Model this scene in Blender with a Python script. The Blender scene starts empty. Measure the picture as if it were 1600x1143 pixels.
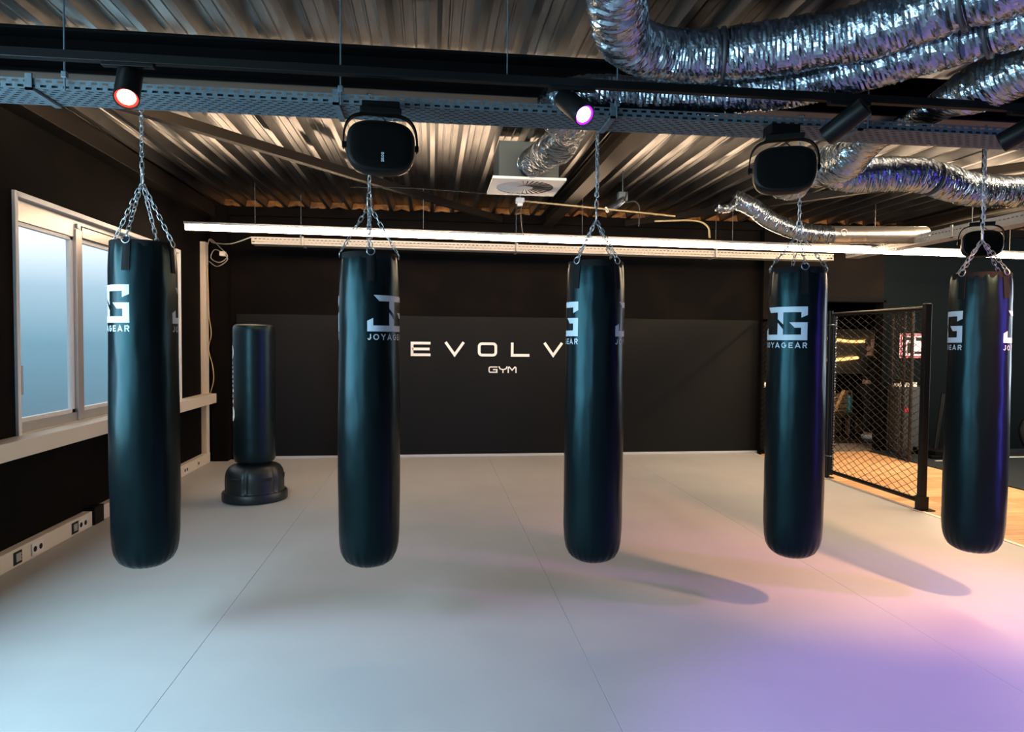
import bpy, bmesh, math, random
from mathutils import Vector, Matrix, noise
random.seed(7)
D = bpy.data; S = bpy.context.scene; COL = S.collection
PI = math.pi

# ------------------------------------------------------------------ materials
def mk(name, col, rough=.6, metal=0., bump=None, var=None, spec=.5, coat=0., emis=None, estr=0., tint=None):
    m = D.materials.new(name); m.use_nodes = True
    nt = m.node_tree; b = nt.nodes['Principled BSDF']
    b.inputs['Base Color'].default_value = (*col, 1)
    b.inputs['Roughness'].default_value = rough
    b.inputs['Metallic'].default_value = metal
    b.inputs['Specular IOR Level'].default_value = spec
    b.inputs['Coat Weight'].default_value = coat
    if tint: b.inputs['Specular Tint'].default_value = (*tint, 1)
    if emis:
        b.inputs['Emission Color'].default_value = (*emis, 1); b.inputs['Emission Strength'].default_value = estr
    tc = nt.nodes.new('ShaderNodeTexCoord')
    def nz(scale, stretch=(1, 1, 1), detail=4):
        mp = nt.nodes.new('ShaderNodeMapping'); mp.inputs['Scale'].default_value = stretch
        nt.links.new(tc.outputs['Object'], mp.inputs[0])
        n = nt.nodes.new('ShaderNodeTexNoise'); n.inputs['Scale'].default_value = scale
        n.inputs['Detail'].default_value = detail
        nt.links.new(mp.outputs[0], n.inputs['Vector']); return n
    if bump:
        scale, dist, strg = bump[:3]; st = bump[3] if len(bump) > 3 else (1, 1, 1)
        n = nz(scale, st)
        bp = nt.nodes.new('ShaderNodeBump'); bp.inputs['Strength'].default_value = strg
        bp.inputs['Distance'].default_value = dist
        nt.links.new(n.outputs['Fac'], bp.inputs['Height']); nt.links.new(bp.outputs[0], b.inputs['Normal'])
    if var:
        scale, c2, lo, hi = var[:4]; st = var[4] if len(var) > 4 else (1, 1, 1)
        n = nz(scale, st, 6)
        r = nt.nodes.new('ShaderNodeMapRange'); r.inputs['From Min'].default_value = lo; r.inputs['From Max'].default_value = hi
        mx = nt.nodes.new('ShaderNodeMix'); mx.data_type = 'RGBA'
        mx.inputs[6].default_value = (*col, 1); mx.inputs[7].default_value = (*c2, 1)
        nt.links.new(n.outputs['Fac'], r.inputs['Value']); nt.links.new(r.outputs[0], mx.inputs[0])
        nt.links.new(mx.outputs[2], b.inputs['Base Color'])
    return m

M = {}
M['mat'] = mk('grey_mat', (.42, .42, .42), .62, bump=(260, .002, .25), var=(1.6, (.39, .39, .395), .38, .7), spec=.35)
M['edge'] = mk('mat_edge_vinyl', (.55, .55, .56), .5)
M['concrete'] = mk('screed', (.10, .10, .10), .9)
M['wall'] = mk('black_wall_paint', (.0040, .0035, .0035), .85, bump=(120, .002, .2), var=(2.2, (.008, .0055, .0042), .45, .75), spec=.07)
M['wallpanel'] = mk('black_panel_paint', (.0055, .0058, .0062), .62, bump=(90, .001, .15), var=(2.5, (.007, .0068, .0068), .45, .75), spec=.16)
M['trunk'] = mk('cream_enamel', (.74, .66, .56), .45, bump=(60, .001, .05))
M['alu'] = mk('window_aluminium', (.55, .54, .53), .35, .5)
M['whiteframe'] = mk('white_window_edge', (.8, .8, .8), .4)
M['deck'] = mk('galvanised_deck', (.27, .27, .27), .28, .95, bump=(5, .002, .08, (1, .06, 1)), var=(5, (.17, .17, .17), .45, .68, (3, .35, 1)))
M['steel'] = mk('black_painted_steel', (.0025, .0025, .003), .7, .0, bump=(80, .001, .1), spec=.05)
M['blackmat'] = mk('black_plastic', (.003, .003, .0032), .42, spec=.14)
M['brace'] = mk('dark_brace_steel', (.016, .012, .009), .5, .1, spec=.2)
M['galv'] = mk('galvanised_tray', (.085, .12, .145), .5, .3, var=(40, (.065, .09, .11), .4, .65))
M['creamtray'] = mk('zinc_tray', (.36, .35, .33), .5, .2)
M['foil'] = mk('aluminium_foil', (.30, .36, .42), .25, 1., bump=(70, .004, .5, (1, 1, 1)))
M['foilstrap'] = mk('duct_strap', (.03, .03, .035), .5)
M['pipe'] = mk('smooth_duct_metal', (.6, .58, .55), .3, .9)
M['leather'] = mk('black_leather', (.0028, .0040, .0048), .30, bump=(140, .0010, .3), var=(9, (.0025, .0035, .004), .4, .7), spec=.19, tint=(.34, .86, 1))
M['leather2'] = mk('black_vinyl', (.005, .007, .008), .34, bump=(60, .0015, .35, (.1, .1, 3)), spec=.3, tint=(.5, .9, 1))
M['baseplastic'] = mk('black_moulded_base', (.008, .011, .012), .42, bump=(200, .001, .2), spec=.5)
M['webbing'] = mk('black_webbing', (.005, .005, .006), .85, bump=(400, .001, .4), spec=.15)
M['logo'] = mk('grey_print', (.38, .45, .52), .5, bump=(300, .0005, .2))
M['whitepaint'] = mk('white_print', (.93, .90, .86), .5, emis=None)
M['chain'] = mk('zinc_chain', (.36, .38, .40), .28, .95)
M['white'] = mk('white_plastic', (.78, .74, .68), .45)
M['dark'] = mk('dark_hole', (.006, .006, .006), .8)
M['foam'] = mk('pu_foam', (.42, .19, .05), .8, bump=(30, .02, .6), var=(14, (.16, .07, .025), .4, .65))
M['wood'] = None
M['rubber'] = mk('black_rubber', (.008, .012, .014), .85, bump=(200, .002, .4), var=(300, (.03, .04, .045), .62, .7), spec=.2)
M['cable'] = mk('grey_cable', (.45, .42, .38), .5)
M['yellow'] = mk('yellow_conduit', (.55, .42, .20), .5)
M['blackcable'] = mk('black_cable', (.01, .01, .01), .5)
M['red'] = mk('red_print', (.45, .03, .05), .5)
M['sign'] = mk('sign_white', (.85, .62, .66), .5, emis=(1, .6, .68), estr=.35)  # faint emission makes the board look lit; it is no lamp
M['teal'] = mk('teal_plastic', (.02, .20, .24), .35)
M['timber'] = mk('pale_timber', (.45, .28, .15), .6, var=(8, (.3, .17, .08), .4, .6, (1, 1, .1)))
M['cabinet'] = mk('dark_grey_panel', (.035, .037, .038), .5)
M['skin'] = mk('skin', (.50, .27, .19), .5)
M['cloth'] = mk('black_clothing', (.004, .004, .004), .85)
M['shoe'] = mk('white_shoe', (.75, .72, .70), .6)
M['hair'] = mk('dark_hair', (.03, .018, .012), .6)
M['outerwall'] = mk('dark_far_wall', (.0022, .0046, .0055), .75, bump=(90, .001, .15), spec=.05)
def emat(name, c, s):
    m = D.materials.new(name); m.use_nodes = True; nt = m.node_tree
    nt.nodes.remove(nt.nodes['Principled BSDF'])
    e = nt.nodes.new('ShaderNodeEmission'); e.inputs[0].default_value = (*c, 1); e.inputs[1].default_value = s
    nt.links.new(e.outputs[0], nt.nodes['Material Output'].inputs[0]); return m
M['led'] = emat('led_diffuser', (1, .70, .45), 30)
M['led_hidden'] = emat('led_diffuser_upper', (1, .74, .49), 100)
M['lens_red'] = emat('red_lens', (1, .42, .32), 9)
M['lens_purple'] = emat('violet_lens', (.72, .32, 1), 9)
M['halo_red'] = emat('red_halo', (1, .05, .03), 1.6); M['halo_purple'] = emat('violet_halo', (.35, .02, 1), 1.8)  # emission imitates the coloured halo of the lit spotlights
M['gold'] = emat('gold_glint', (1, .55, .18), 1.6)  # glow stands in for gold reflections in the far room
# window pane: thin frosted film, mostly see-through
m = D.materials.new('window_glass'); m.use_nodes = True; nt = m.node_tree; nt.nodes.remove(nt.nodes['Principled BSDF'])
tr = nt.nodes.new('ShaderNodeBsdfTransparent'); tr.inputs[0].default_value = (.93, .97, 1, 1)
gl = nt.nodes.new('ShaderNodeBsdfGlossy'); gl.inputs['Roughness'].default_value = .25
tl = nt.nodes.new('ShaderNodeBsdfTranslucent'); tl.inputs[0].default_value = (.9, .95, 1, 1)
m1 = nt.nodes.new('ShaderNodeMixShader'); m1.inputs[0].default_value = .12
m2 = nt.nodes.new('ShaderNodeMixShader'); m2.inputs[0].default_value = .04
nt.links.new(tr.outputs[0], m1.inputs[1]); nt.links.new(tl.outputs[0], m1.inputs[2])
nt.links.new(m1.outputs[0], m2.inputs[1]); nt.links.new(gl.outputs[0], m2.inputs[2])
nt.links.new(m2.outputs[0], nt.nodes['Material Output'].inputs[0]); M['glass'] = m
# wood strip floor
m = mk('oak_floor', (.62, .34, .17), .42, bump=(30, .001, .2), spec=.4); nt = m.node_tree; b = nt.nodes['Principled BSDF']
tc = nt.nodes.new('ShaderNodeTexCoord')
mp = nt.nodes.new('ShaderNodeMapping'); mp.inputs['Rotation'].default_value = (0, 0, 0)
br = nt.nodes.new('ShaderNodeTexBrick'); br.offset = .37
br.inputs['Scale'].default_value = 1; br.inputs['Brick Width'].default_value = 1.3; br.inputs['Row Height'].default_value = .14
br.inputs['Mortar Size'].default_value = .002
br.inputs['Color1'].default_value = (.70, .42, .22, 1); br.inputs['Color2'].default_value = (.50, .27, .13, 1); br.inputs['Mortar'].default_value = (.2, .1, .05, 1)
nt.links.new(tc.outputs['Object'], mp.inputs[0]); nt.links.new(mp.outputs[0], br.inputs['Vector'])
nn = nt.nodes.new('ShaderNodeTexNoise'); nn.inputs['Scale'].default_value = 6
mp2 = nt.nodes.new('ShaderNodeMapping'); mp2.inputs['Scale'].default_value = (.6, 9, 1)
nt.links.new(tc.outputs['Object'], mp2.inputs[0]); nt.links.new(mp2.outputs[0], nn.inputs['Vector'])
mx = nt.nodes.new('ShaderNodeMix'); mx.data_type = 'RGBA'; mx.blend_type = 'MULTIPLY'; mx.inputs[0].default_value = .7
rr = nt.nodes.new('ShaderNodeMapRange'); rr.inputs['From Min'].default_value = .3; rr.inputs['From Max'].default_value = .7; rr.inputs['To Min'].default_value = .42; rr.inputs['To Max'].default_value = 1.15
nt.links.new(nn.outputs['Fac'], rr.inputs['Value'])
nt.links.new(br.outputs['Color'], mx.inputs[6]); nt.links.new(rr.outputs[0], mx.inputs[7]); nt.links.new(mx.outputs[2], b.inputs['Base Color'])
M['wood'] = m

# ------------------------------------------------------------------ mesh builder
class MB:
    def __init__(s): s.v = []; s.f = []
    def add(s, vs, fs):
        o = len(s.v); s.v += [tuple(p) for p in vs]; s.f += [tuple(i + o for i in f) for f in fs]; return s
    def box(s, x0, x1, y0, y1, z0, z1, mat=None):
        vs = [(x, y, z) for z in (z0, z1) for y in (y0, y1) for x in (x0, x1)]
        if mat: vs = [mat @ Vector(p) for p in vs]
        return s.add(vs, [(0, 2, 3, 1), (4, 5, 7, 6), (0, 1, 5, 4), (2, 6, 7, 3), (0, 4, 6, 2), (1, 3, 7, 5)])
    def bbox(s, x0, x1, y0, y1, z0, z1, r=.005):     # bevelled box
        bm = bmesh.new(); bmesh.ops.create_cube(bm, size=1)
        for v in bm.verts: v.co = Vector(((x0 + x1) / 2 + v.co.x * (x1 - x0), (y0 + y1) / 2 + v.co.y * (y1 - y0), (z0 + z1) / 2 + v.co.z * (z1 - z0)))
        bmesh.ops.bevel(bm, geom=list(bm.edges), offset=r, segments=2, affect='EDGES', profile=.5)
        s.frombm(bm); return s
    def frombm(s, bm, fn=None):
        bm.verts.index_update()
        s.add([fn(v.co) if fn else v.co for v in bm.verts], [[v.index for v in f.verts] for f in bm.faces]); bm.free(); return s
    def tube(s, pts, r, n=8, closed=False, cap=True, rfn=None, squash=None):
        pts = [Vector(p) for p in pts]; N = len(pts); rings = []
        up = Vector((0, 0, 1)); prev = None
        for i, p in enumerate(pts):
            a = pts[(i - 1) % N] if (closed or i > 0) else p
            c = pts[(i + 1) % N] if (closed or i < N - 1) else p
            t = (c - a).normalized()
            if prev is None:
                ref = up if abs(t.dot(up)) < .95 else Vector((1, 0, 0))
                u = ref.cross(t).normalized()
            else:
                u = (prev - t * prev.dot(t)).normalized()
            prev = u; w = t.cross(u)
            ring = []
            for k in range(n):
                an = 2 * PI * k / n
                rr = r[i] if isinstance(r, (list, tuple)) else r
                if rfn: rr = rfn(i, k, rr)
                o = u * math.cos(an) * rr + w * math.sin(an) * rr
                if squash: o.z *= squash[i]
                ring.append(p + o)
            rings.append(ring)
        vs = [q for R in rings for q in R]; fs = []
        for i in range(N if closed else N - 1):
            j = (i + 1) % N
            for k in range(n):
                l = (k + 1) % n
                fs.append((i * n + k, i * n + l, j * n + l, j * n + k))
        if cap and not closed:
            fs.append(tuple(range(n - 1, -1, -1))); fs.append(tuple((N - 1) * n + k for k in range(n)))
        return s.add(vs, fs)
    def cyl(s, p0, p1, r, n=16): return s.tube([p0, p1], r, n)
    def lathe(s, prof, n=48, c=(0, 0, 0), rfn=None):
        vs = []; fs = []; m_ = len(prof)
        for (r, z) in prof:
            for k in range(n):
                a = 2 * PI * k / n; q = rfn(r, z, a) if rfn else r
                vs.append((c[0] + q * math.sin(a), c[1] - q * math.cos(a), c[2] + z))
        for i in range(m_ - 1):
            for k in range(n):
                l = (k + 1) % n
                fs.append((i * n + k, i * n + l, (i + 1) * n + l, (i + 1) * n + k))
        fs.append(tuple(range(n - 1, -1, -1))); fs.append(tuple((m_ - 1) * n + k for k in range(n)))
        return s.add(vs, fs)
    def xf(s, mat): s.v = [tuple(mat @ Vector(p)) for p in s.v]; return s
    def build(s, name, mat, parent=None, smooth=False, world=True):
        me = D.meshes.new(name)
        off = Vector((0, 0, 0))
        if parent is not None and world:
            q = parent
            while q is not None: off += q.location; q = q.parent
        me.from_pydata([tuple(Vector(p) - off) for p in s.v], [], s.f); me.validate()
        me.materials.append(mat)
        bm = bmesh.new(); bm.from_mesh(me); bmesh.ops.recalc_face_normals(bm, faces=bm.faces)
        bm.to_mesh(me); bm.free()
        if smooth:
            for p in me.polygons: p.use_smooth = True
            if smooth != 'all': me.set_sharp_from_angle(angle=math.radians(smooth if smooth is not True else 38))
        o = D.objects.new(name, me); COL.objects.link(o)
        if parent is not None: o.parent = parent
        return o

def tag(o, label=None, cat=None, group=None, kind=None):
    if label: o['label'] = label
    if cat: o['category'] = cat
    if group: o['group'] = group
    if kind: o['kind'] = kind
    return o
def thing(name, loc, label, cat, group=None, rz=0):
    o = D.objects.new(name, None); COL.objects.link(o); o.location = loc; o.rotation_euler = (0, 0, rz)
    o.empty_display_size = .1
    return tag(o, label, cat, group)
def struct(name, mb, mat, parent=None, smooth=False):
    o = mb.build(name, mat, parent, smooth)
    if parent is None: o['kind'] = 'structure'
    return o
def bez(pts, n=8):     # Catmull-Rom
    P = [Vector(p) for p in pts]; P = [P[0] * 2 - P[1]] + P + [P[-1] * 2 - P[-2]]; out = []
    for i in range(1, len(P) - 2):
        for k in range(n):
            t = k / n; a, b, c, d = P[i - 1:i + 3]
            out.append(.5 * ((2 * b) + (c - a) * t + (2 * a - 5 * b + 4 * c - d) * t * t + (3 * b - a - 3 * c + d) * t ** 3))
    out.append(P[-2]); return out
def resample(pts, step):
    out = [pts[0]]; acc = 0
    for a, b in zip(pts, pts[1:]):
        L = (b - a).length; d = step - acc
        while d <= L: out.append(a.lerp(b, d / L)); d += step
        acc = (acc + L) % step if L > 0 else acc
    out.append(pts[-1]); return out

# ------------------------------------------------------------------ camera
F = 1050.
cam = D.cameras.new('camera'); co = D.objects.new('camera', cam); COL.objects.link(co)
cam.sensor_fit = 'HORIZONTAL'; cam.sensor_width = 36; cam.lens = 36 * F / 1600; cam.clip_start = .05; cam.clip_end = 200
yaw = math.atan(126 / F); pitch = -math.atan(37 / F)
Mc = Matrix.Rotation(-yaw, 4, 'Z') @ Matrix.Rotation(PI / 2 + pitch, 4, 'X') @ Matrix.Rotation(.008, 4, 'Z')
Mc.translation = (0, 0, 1.62); co.matrix_world = Mc
S.camera = co
S.view_settings.view_transform = 'Standard'; S.view_settings.look = 'None'; S.view_settings.gamma = 1
S.view_settings.exposure = .43; S.view_settings.use_curve_mapping = False
S.cycles.use_denoising = True
S.cycles.max_bounces = 8; S.cycles.sample_clamp_indirect = 6; S.cycles.caustics_reflective = False; S.cycles.caustics_refractive = False

# ------------------------------------------------------------------ setting
XL, XR, YB, YF, ZC = -3.0, 12.0, 9.5, -4.0, 3.42
struct('floor', MB().box(XL - .2, 4.79, YF - .1, YB + .1, -.14, -.03), M['concrete'])
o = struct('floor', MB().box(4.79, 6.62, YF - .1, YB, -.14, 0), M['wood'])
fr = struct('floor', MB().box(6.62, XR, YF - .1, YB, -.14, .012), M['rubber'])
mk_ = MB()
for (x0, x1, y0, y1) in ((7.05, 7.55, 8.02, 8.06), (8.3, 8.7, 8.75, 8.80), (7.55, 8.1, 7.30, 7.34), (7.42, 7.85, 6.86, 6.91), (7.0, 7.45, 8.55, 8.58)):
    mk_.box(x0, x1, y0, y1, .0125, .0145)
mk_.build('lane_marking', M['whitepaint'], fr)
struct('floor', MB().box(4.79, XR, YB, 15, -.14, 0), mk('far_floor', (.12, .10, .09), .6))
# mats laid side by side
seams = [-2.92, -1.21, .80, 2.76, 4.74]
mlab = ['grey floor mat strip running along the windowed wall under the black sill trunking',
        'grey floor mat strip under the second hanging bag from the left',
        'grey floor mat strip below the middle hanging bag with lavender light at its near end',
        'grey floor mat strip against the wood walkway and the chain link gate']
for i in range(4):
    x0, x1 = seams[i] + .0006, seams[i + 1] - .0006
    mb = MB().bbox(x0, x1, YF + .02, YB - .03, -.03, 0, .002)
    tag(mb.build('floor_mat', M['mat']), mlab[i], 'mat', 'grey mats laid side by side')
struct('trim_1', MB().bbox(4.742, 4.788, YF, YB - .02, -.03, .006, .003), M['trunk'])

# left wall with three window openings
wins = [(5.29, 8.46), (.6, 3.7), (-3.5, -.5)]; WZ0, WZ1 = .90, 2.66
mb = MB().box(XL - .2, XL, YF, YB + .1, -.1, WZ0).box(XL - .2, XL, YF, YB + .1, WZ1, 3.6)
ys = [YF] + [v for w in sorted(wins) for v in w] + [YB + .1]
for i in range(0, len(ys), 2): mb.box(XL - .2, XL, ys[i], ys[i + 1], WZ0, WZ1)
struct('wall_left', mb, M['wall'])
# back wall, opening to the far gym at x 4.95..6.82
mb = MB().box(XL - .2, 4.95, YB, YB + .15, -.1, 3.6).box(4.95, 6.82, YB, YB + .15, 2.30, 3.6)
struct('wall_back', mb, M['wall'])
struct('wall_back', MB().box(6.82, XR, YB, YB + .15, -.1, 3.6), M['outerwall'])
struct('trim_2', MB().bbox(-2.62, 4.83, YB - .022, YB + .01, .0, 1.975, .004), M['wallpanel'])
struct('baseboard_back', MB().bbox(-2.62, 4.83, YB - .032, YB - .02, 0, .035, .003), M['edge'])
struct('wall_back', MB().bbox(-2.905, -2.70, 9.33, YB, -.02, 3.4, .004), M['wall'])     # boxed corner pillar
struct('wall_back', MB().bbox(4.83, 4.95, 9.38, YB + .02, -.02, 3.4, .004), M['wall'])
struct('trim_3', MB().bbox(4.95, 6.85, YB - .03, YB + .16, 2.27, 2.33, .004).bbox(6.80, 6.86, YB - .03, YB + .16, 0, 2.30, .004), M['steel'])
struct('wall_right', MB().box(XR, XR + .15, YF, 15, -.1, 3.6), M['outerwall'])
struct('wall_front', MB().box(XL - .2, XR + .1, YF - .15, YF, -.1, 3.6), M['wall'])
struct('wall_far', MB().box(4.4, XR, 14, 14.15, -.1, 3.6).box(4.3, 4.45, YB + .15, 14, -.1, 3.6), M['outerwall'])

# profiled steel deck
pitch_x = .28; ZU = 3.505
prof = []
x = XL - .1
while x < XR:
    prof += [(x, ZC), (x + .045, ZC), (x + .075, ZU), (x + .115, ZU), (x + .121, ZU - .008), (x + .129, ZU - .008), (x + .135, ZU),
             (x + .185, ZU), (x + .191, ZU - .008), (x + .199, ZU - .008), (x + .205, ZU), (x + .25, ZU)]
    x += pitch_x
prof.append((x, ZC))
vs = [(a, YF, b) for a, b in prof] + [(a, YB + .02, b) for a, b in prof] + [(prof[0][0], YF, 3.56), (prof[-1][0], YF, 3.56), (prof[0][0], YB + .02, 3.56), (prof[-1][0], YB + .02, 3.56)]
n = len(prof); mb = MB(); mb.add(vs, [(i, i + 1, n + i + 1, n + i) for i in range(n - 1)] + [(2 * n, 2 * n + 1, 2 * n + 3, 2 * n + 2)])
struct('ceiling', mb, M['deck'])
struct('ceiling', MB().box(4.3, XR, YB + .1, 14.1, 3.45, 3.6), M['wall'])
# orange foam filling the flutes above the back wall
mb = MB(); x = XL - .1
while x < XR - .3:
    z0 = ZC - .005 + random.uniform(-.02, .02); k = [random.uniform(-.015, .015) for _ in range(4)]
    a, b_ = x + .05, x + .275; yb, yf = YB + .03, YB - .05
    pr = [(a, z0 - .01), (x + .16, z0 + .03 + k[0]), (b_, z0 - .015 + k[1]), (x + .252, ZU - .006), (x + .073, ZU - .006)]
    mb.add([(p, yf + k[2], q) for p, q in pr] + [(p, yb, q) for p, q in pr],
           [(0, 1, 2, 3, 4), (9, 8, 7, 6, 5)] + [(i, (i + 1) % 5, 5 + (i + 1) % 5, 5 + i) for i in range(5)])
    x += pitch_x
struct('trim_4', mb, M['foam'])
# steel edge angle down the left wall top and back wall head
struct('trim_5', MB().bbox(XL, XL + .16, YF, YB - .02, 3.24, 3.415, .004), M['brace'])
struct('trim_6', MB().bbox(XL + .1, XR, YB - .09, YB + .01, 3.29, 3.405, .004), M['wall'])

# windows
def window(name, y0, y1, detail=True):
    w = D.objects.new(name, None); COL.objects.link(w); w.location = (XL, (y0 + y1) / 2, WZ0); w['kind'] = 'structure'
    e = .028
    mb = MB()
    for a in ((y0 - e, y0 + .012, WZ0 - .0, WZ1 + e), (y1 - .012, y1 + e, WZ0, WZ1 + e), (y0, y1, WZ1 - .012, WZ1 + e)):
        mb.bbox(XL - .02, XL + .022, a[0], a[1], a[2], a[3], .003)
    f = mb.build('window_edging', M['whiteframe'], w)
    # reveal lining
    mb = MB().box(XL - .19, XL - .01, y0, y1, WZ1 - .012, WZ1).box(XL - .19, XL - .01, y0, y0 + .01, WZ0, WZ1).box(XL - .19, XL - .01, y1 - .01, y1, WZ0, WZ1).box(XL - .19, XL - .01, y0, y1, WZ0, WZ0 + .015)
    mb.build('window_reveal', M['trunk'], w)
    ym = y0 + .96
    fr = MB()
    X0, X1 = XL - .10, XL - .045
    fr.bbox(X0, X1, y0 + .01, y0 + .055, WZ0 + .01, WZ1 - .012, .004).bbox(X0, X1, y1 - .055, y1 - .01, WZ0 + .01, WZ1 - .012, .004)
    fr.bbox(X0, X1, y0 + .05, y1 - .05, WZ1 - .17, WZ1 - .012, .004).bbox(X0, X1, y0 + .05, y1 - .05, WZ0 + .01, WZ0 + .085, .004)
    fr.bbox(X0 - .005, X1 + .015, ym - .045, ym + .055, WZ0 + .012, WZ1 - .10, .004)
    fb = fr.build('window_frame', M['alu'], w)
    sa = MB()
    for (a, b_) in ((y0 + .055, ym - .045), (ym + .055, y1 - .055)):
        for (p, q, r_, t) in ((a, a + .03, WZ0 + .085, WZ1 - .17), (b_ - .05, b_, WZ0 + .085, WZ1 - .17), (a, b_, WZ0 + .085, WZ0 + .12), (a, b_, WZ1 - .20, WZ1 - .17)):
            sa.bbox(X0 + .008, X1 - .012, p, q, r_, t, .003)
    sb = sa.build('window_sash', M['whiteframe'], w)
    g = MB().box(X0 + .024, X0 + .03, y0 + .07, ym - .06, WZ0 + .1, WZ1 - .18).box(X0 + .024, X0 + .03, ym + .07, y1 - .07, WZ0 + .1, WZ1 - .18)
    g.build('window_pane', M['glass'], w)
    if detail:
        h = MB().bbox(X1, X1 + .02, y0 + .075, y0 + .10, 1.16, 1.30, .004).bbox(X1 + .02, X1 + .035, y0 + .08, y0 + .095, 1.20, 1.42, .004)
        h.build('window_handle', M['alu'], w)
        MB().bbox(X1, X1 + .02, ym - .03, ym + .02, WZ1 - .09, WZ1 - .05, .004).build('window_latch', M['alu'], w)
        d = MB().cyl((X1 - .002, y0 + .1, WZ1 - .09), (X1 + .006, y0 + .1, WZ1 - .09), .035, 20); d.build('window_latch', M['alu'], w)
        # slim black outline on the right hand pane head
        bo = MB()
        for a in ((ym + .07, y1 - .3, WZ1 - .065, WZ1 - .055), (ym + .07, y1 - .3, WZ1 - .165, WZ1 - .155), (ym + .07, ym + .08, WZ1 - .165, WZ1 - .055)):
            bo.box(X1, X1 + .004, *a)
        bo.build('window_gasket', M['dark'], w)
    return w
window('window_1', *wins[0]); window('window_2', *wins[1], False); window('window_3', *wins[2], False)
# trunking: sill board, base duct, corner riser
struct('trim_7', MB().bbox(XL, -2.84, YF + .2, 9.44, .785, .91, .006), M['trunk'])
struct('trim_8', MB().bbox(XL, -2.93, 9.215, 9.33, .12, 2.90, .005), M['trunk'])
struct('baseboard_left', MB().bbox(XL, -2.925, YF + .2, 6.19, -.02, .125, .005).bbox(XL, -2.925, 6.36, 9.33, -.02, .125, .005), M['trunk'])
tag(MB().bbox(XL, -2.905, 6.19, 6.36, -.02, .15, .006).build('cover_box', M['blackmat']), 'small black cover box bridging the gap in the cream base trunking', 'box')

def socket(y, label, open_=False, double=True):
    t = thing('wall_socket', (-2.925, y, .055), label, 'socket', 'sockets in the cream base trunking')
    x = -2.925
    if open_:
        MB().box(x, x + .002, y - .05, y + .05, .012, .105).build('back_box', M['dark'], t)
        mb = MB().bbox(x + .002, x + .008, y - .025, y + .03, .03, .09, .002)
        for k in range(3): mb.bbox(x + .002, x + .012, y - .03, y + .035, .035 + k * .022, .041 + k * .022, .001)
        mb.build('terminal_strip', M['alu'], t)
    else:
        w = .072 if double else .04
        MB().bbox(x, x + .009, y - w, y + w, .015, .105, .003).build('face_plate', M['white'], t)
        for k in ((-1, 1) if double else (0,)):
            c = y + k * .036
            MB().cyl((x + .0085, c, .06), (x + .0105, c, .06), .021, 20).build('plug_well', M['brace'], t)
socket(5.125, 'open socket box with bare terminal strip, nearest in the base trunking', True)
socket(5.36, 'double socket on the base trunking between the two open boxes')
socket(5.90, 'open dark socket slot beside a double socket, left of the black cover box', True)
socket(6.02, 'double socket immediately left of the small black cover box')
socket(8.42, 'double socket on the base trunking right of the first hanging bag')
socket(8.86, 'single small socket on the base trunking next to the corner riser', False, False)

# wiring at the corner riser
def cable(pts, r, mat, label, cat='cable', name='cable', group=None, n=10):
    return tag(MB().tube(bez(pts, n), r, 6).build(name, mat, None, 'all'), label, cat, group)
cable([(-2.91, 9.25, 2.86), (-2.86, 9.2, 2.93), (-2.7, 9.1, 2.80), (-2.62, 9.1, 2.70), (-2.72, 9.1, 2.62), (-2.84, 9.15, 2.68), (-2.78, 9.1, 2.78), (-2.68, 9.08, 2.74), (-2.62, 9.1, 2.66), (-2.75, 9.12, 2.57), (-2.88, 9.2, 2.64)], .006, M['cable'], 'grey cable coiled at the top of the corner riser')
cable([(-2.88, 9.24, 2.92), (-2.76, 9.05, 2.86), (-2.5, 8.85, 2.83), (-2.22, 8.72, 2.90)], .008, M['cable'], 'grey cable running from the corner riser to the far cable tray')
cable([(-2.915, 9.25, 2.6), (-2.90, 9.24, 2.0), (-2.895, 9.24, 1.9), (-2.86, 9.2, 1.7), (-2.90, 9.22, 1.5), (-2.83, 9.15, 1.28), (-2.81, 9.12, 1.1), (-2.86, 9.15, .93)], .006, M['yellow'], 'yellow cable hanging down the corner riser to the sill')
MB_ = MB().bbox(-2.71, -2.64, 9.06, 9.13, 2.70, 2.76, .006)
tag(MB_.build('junction_box', M['white']), 'tiny white junction box hanging in the cable coil above the corner riser', 'box')

# ------------------------------------------------------------------ letters
def stroke_mesh(mb, pts, w, closed=False):
    """flat 2-D stroke with mitred joints, appended as quads (x, y, 0)"""
    P = [Vector((a, b)) for a, b in pts]; N = len(P); L = []; R = []
    for i in range(N):
        a = P[i - 1] if (closed or i > 0) else None; c = P[(i + 1) % N] if (closed or i < N - 1) else None
        d1 = (P[i] - a).normalized() if a is not None else (c - P[i]).normalized()
        d2 = (c - P[i]).normalized() if c is not None else d1
        n1 = Vector((-d1.y, d1.x)); n2 = Vector((-d2.y, d2.x)); m_ = (n1 + n2)
        m_ = m_.normalized() if m_.length > 1e-4 else n1
        k = w / 2 / max(.35, m_.dot(n1)); L.append(P[i] + m_ * k); R.append(P[i] - m_ * k)
    vs = [(p.x, p.y, 0) for p in L] + [(p.x, p.y, 0) for p in R]
    fs = [(i, (i + 1) % N, N + (i + 1) % N, N + i) for i in range(N if closed else N - 1)]
    mb.add(vs, fs)
def arc(cx, cy, rx, ry, a0, a1, n=14):
    return [(cx + rx * math.cos(math.radians(a0 + (a1 - a0) * i / n)), cy + ry * math.sin(math.radians(a0 + (a1 - a0) * i / n))) for i in range(n + 1)]
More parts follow.
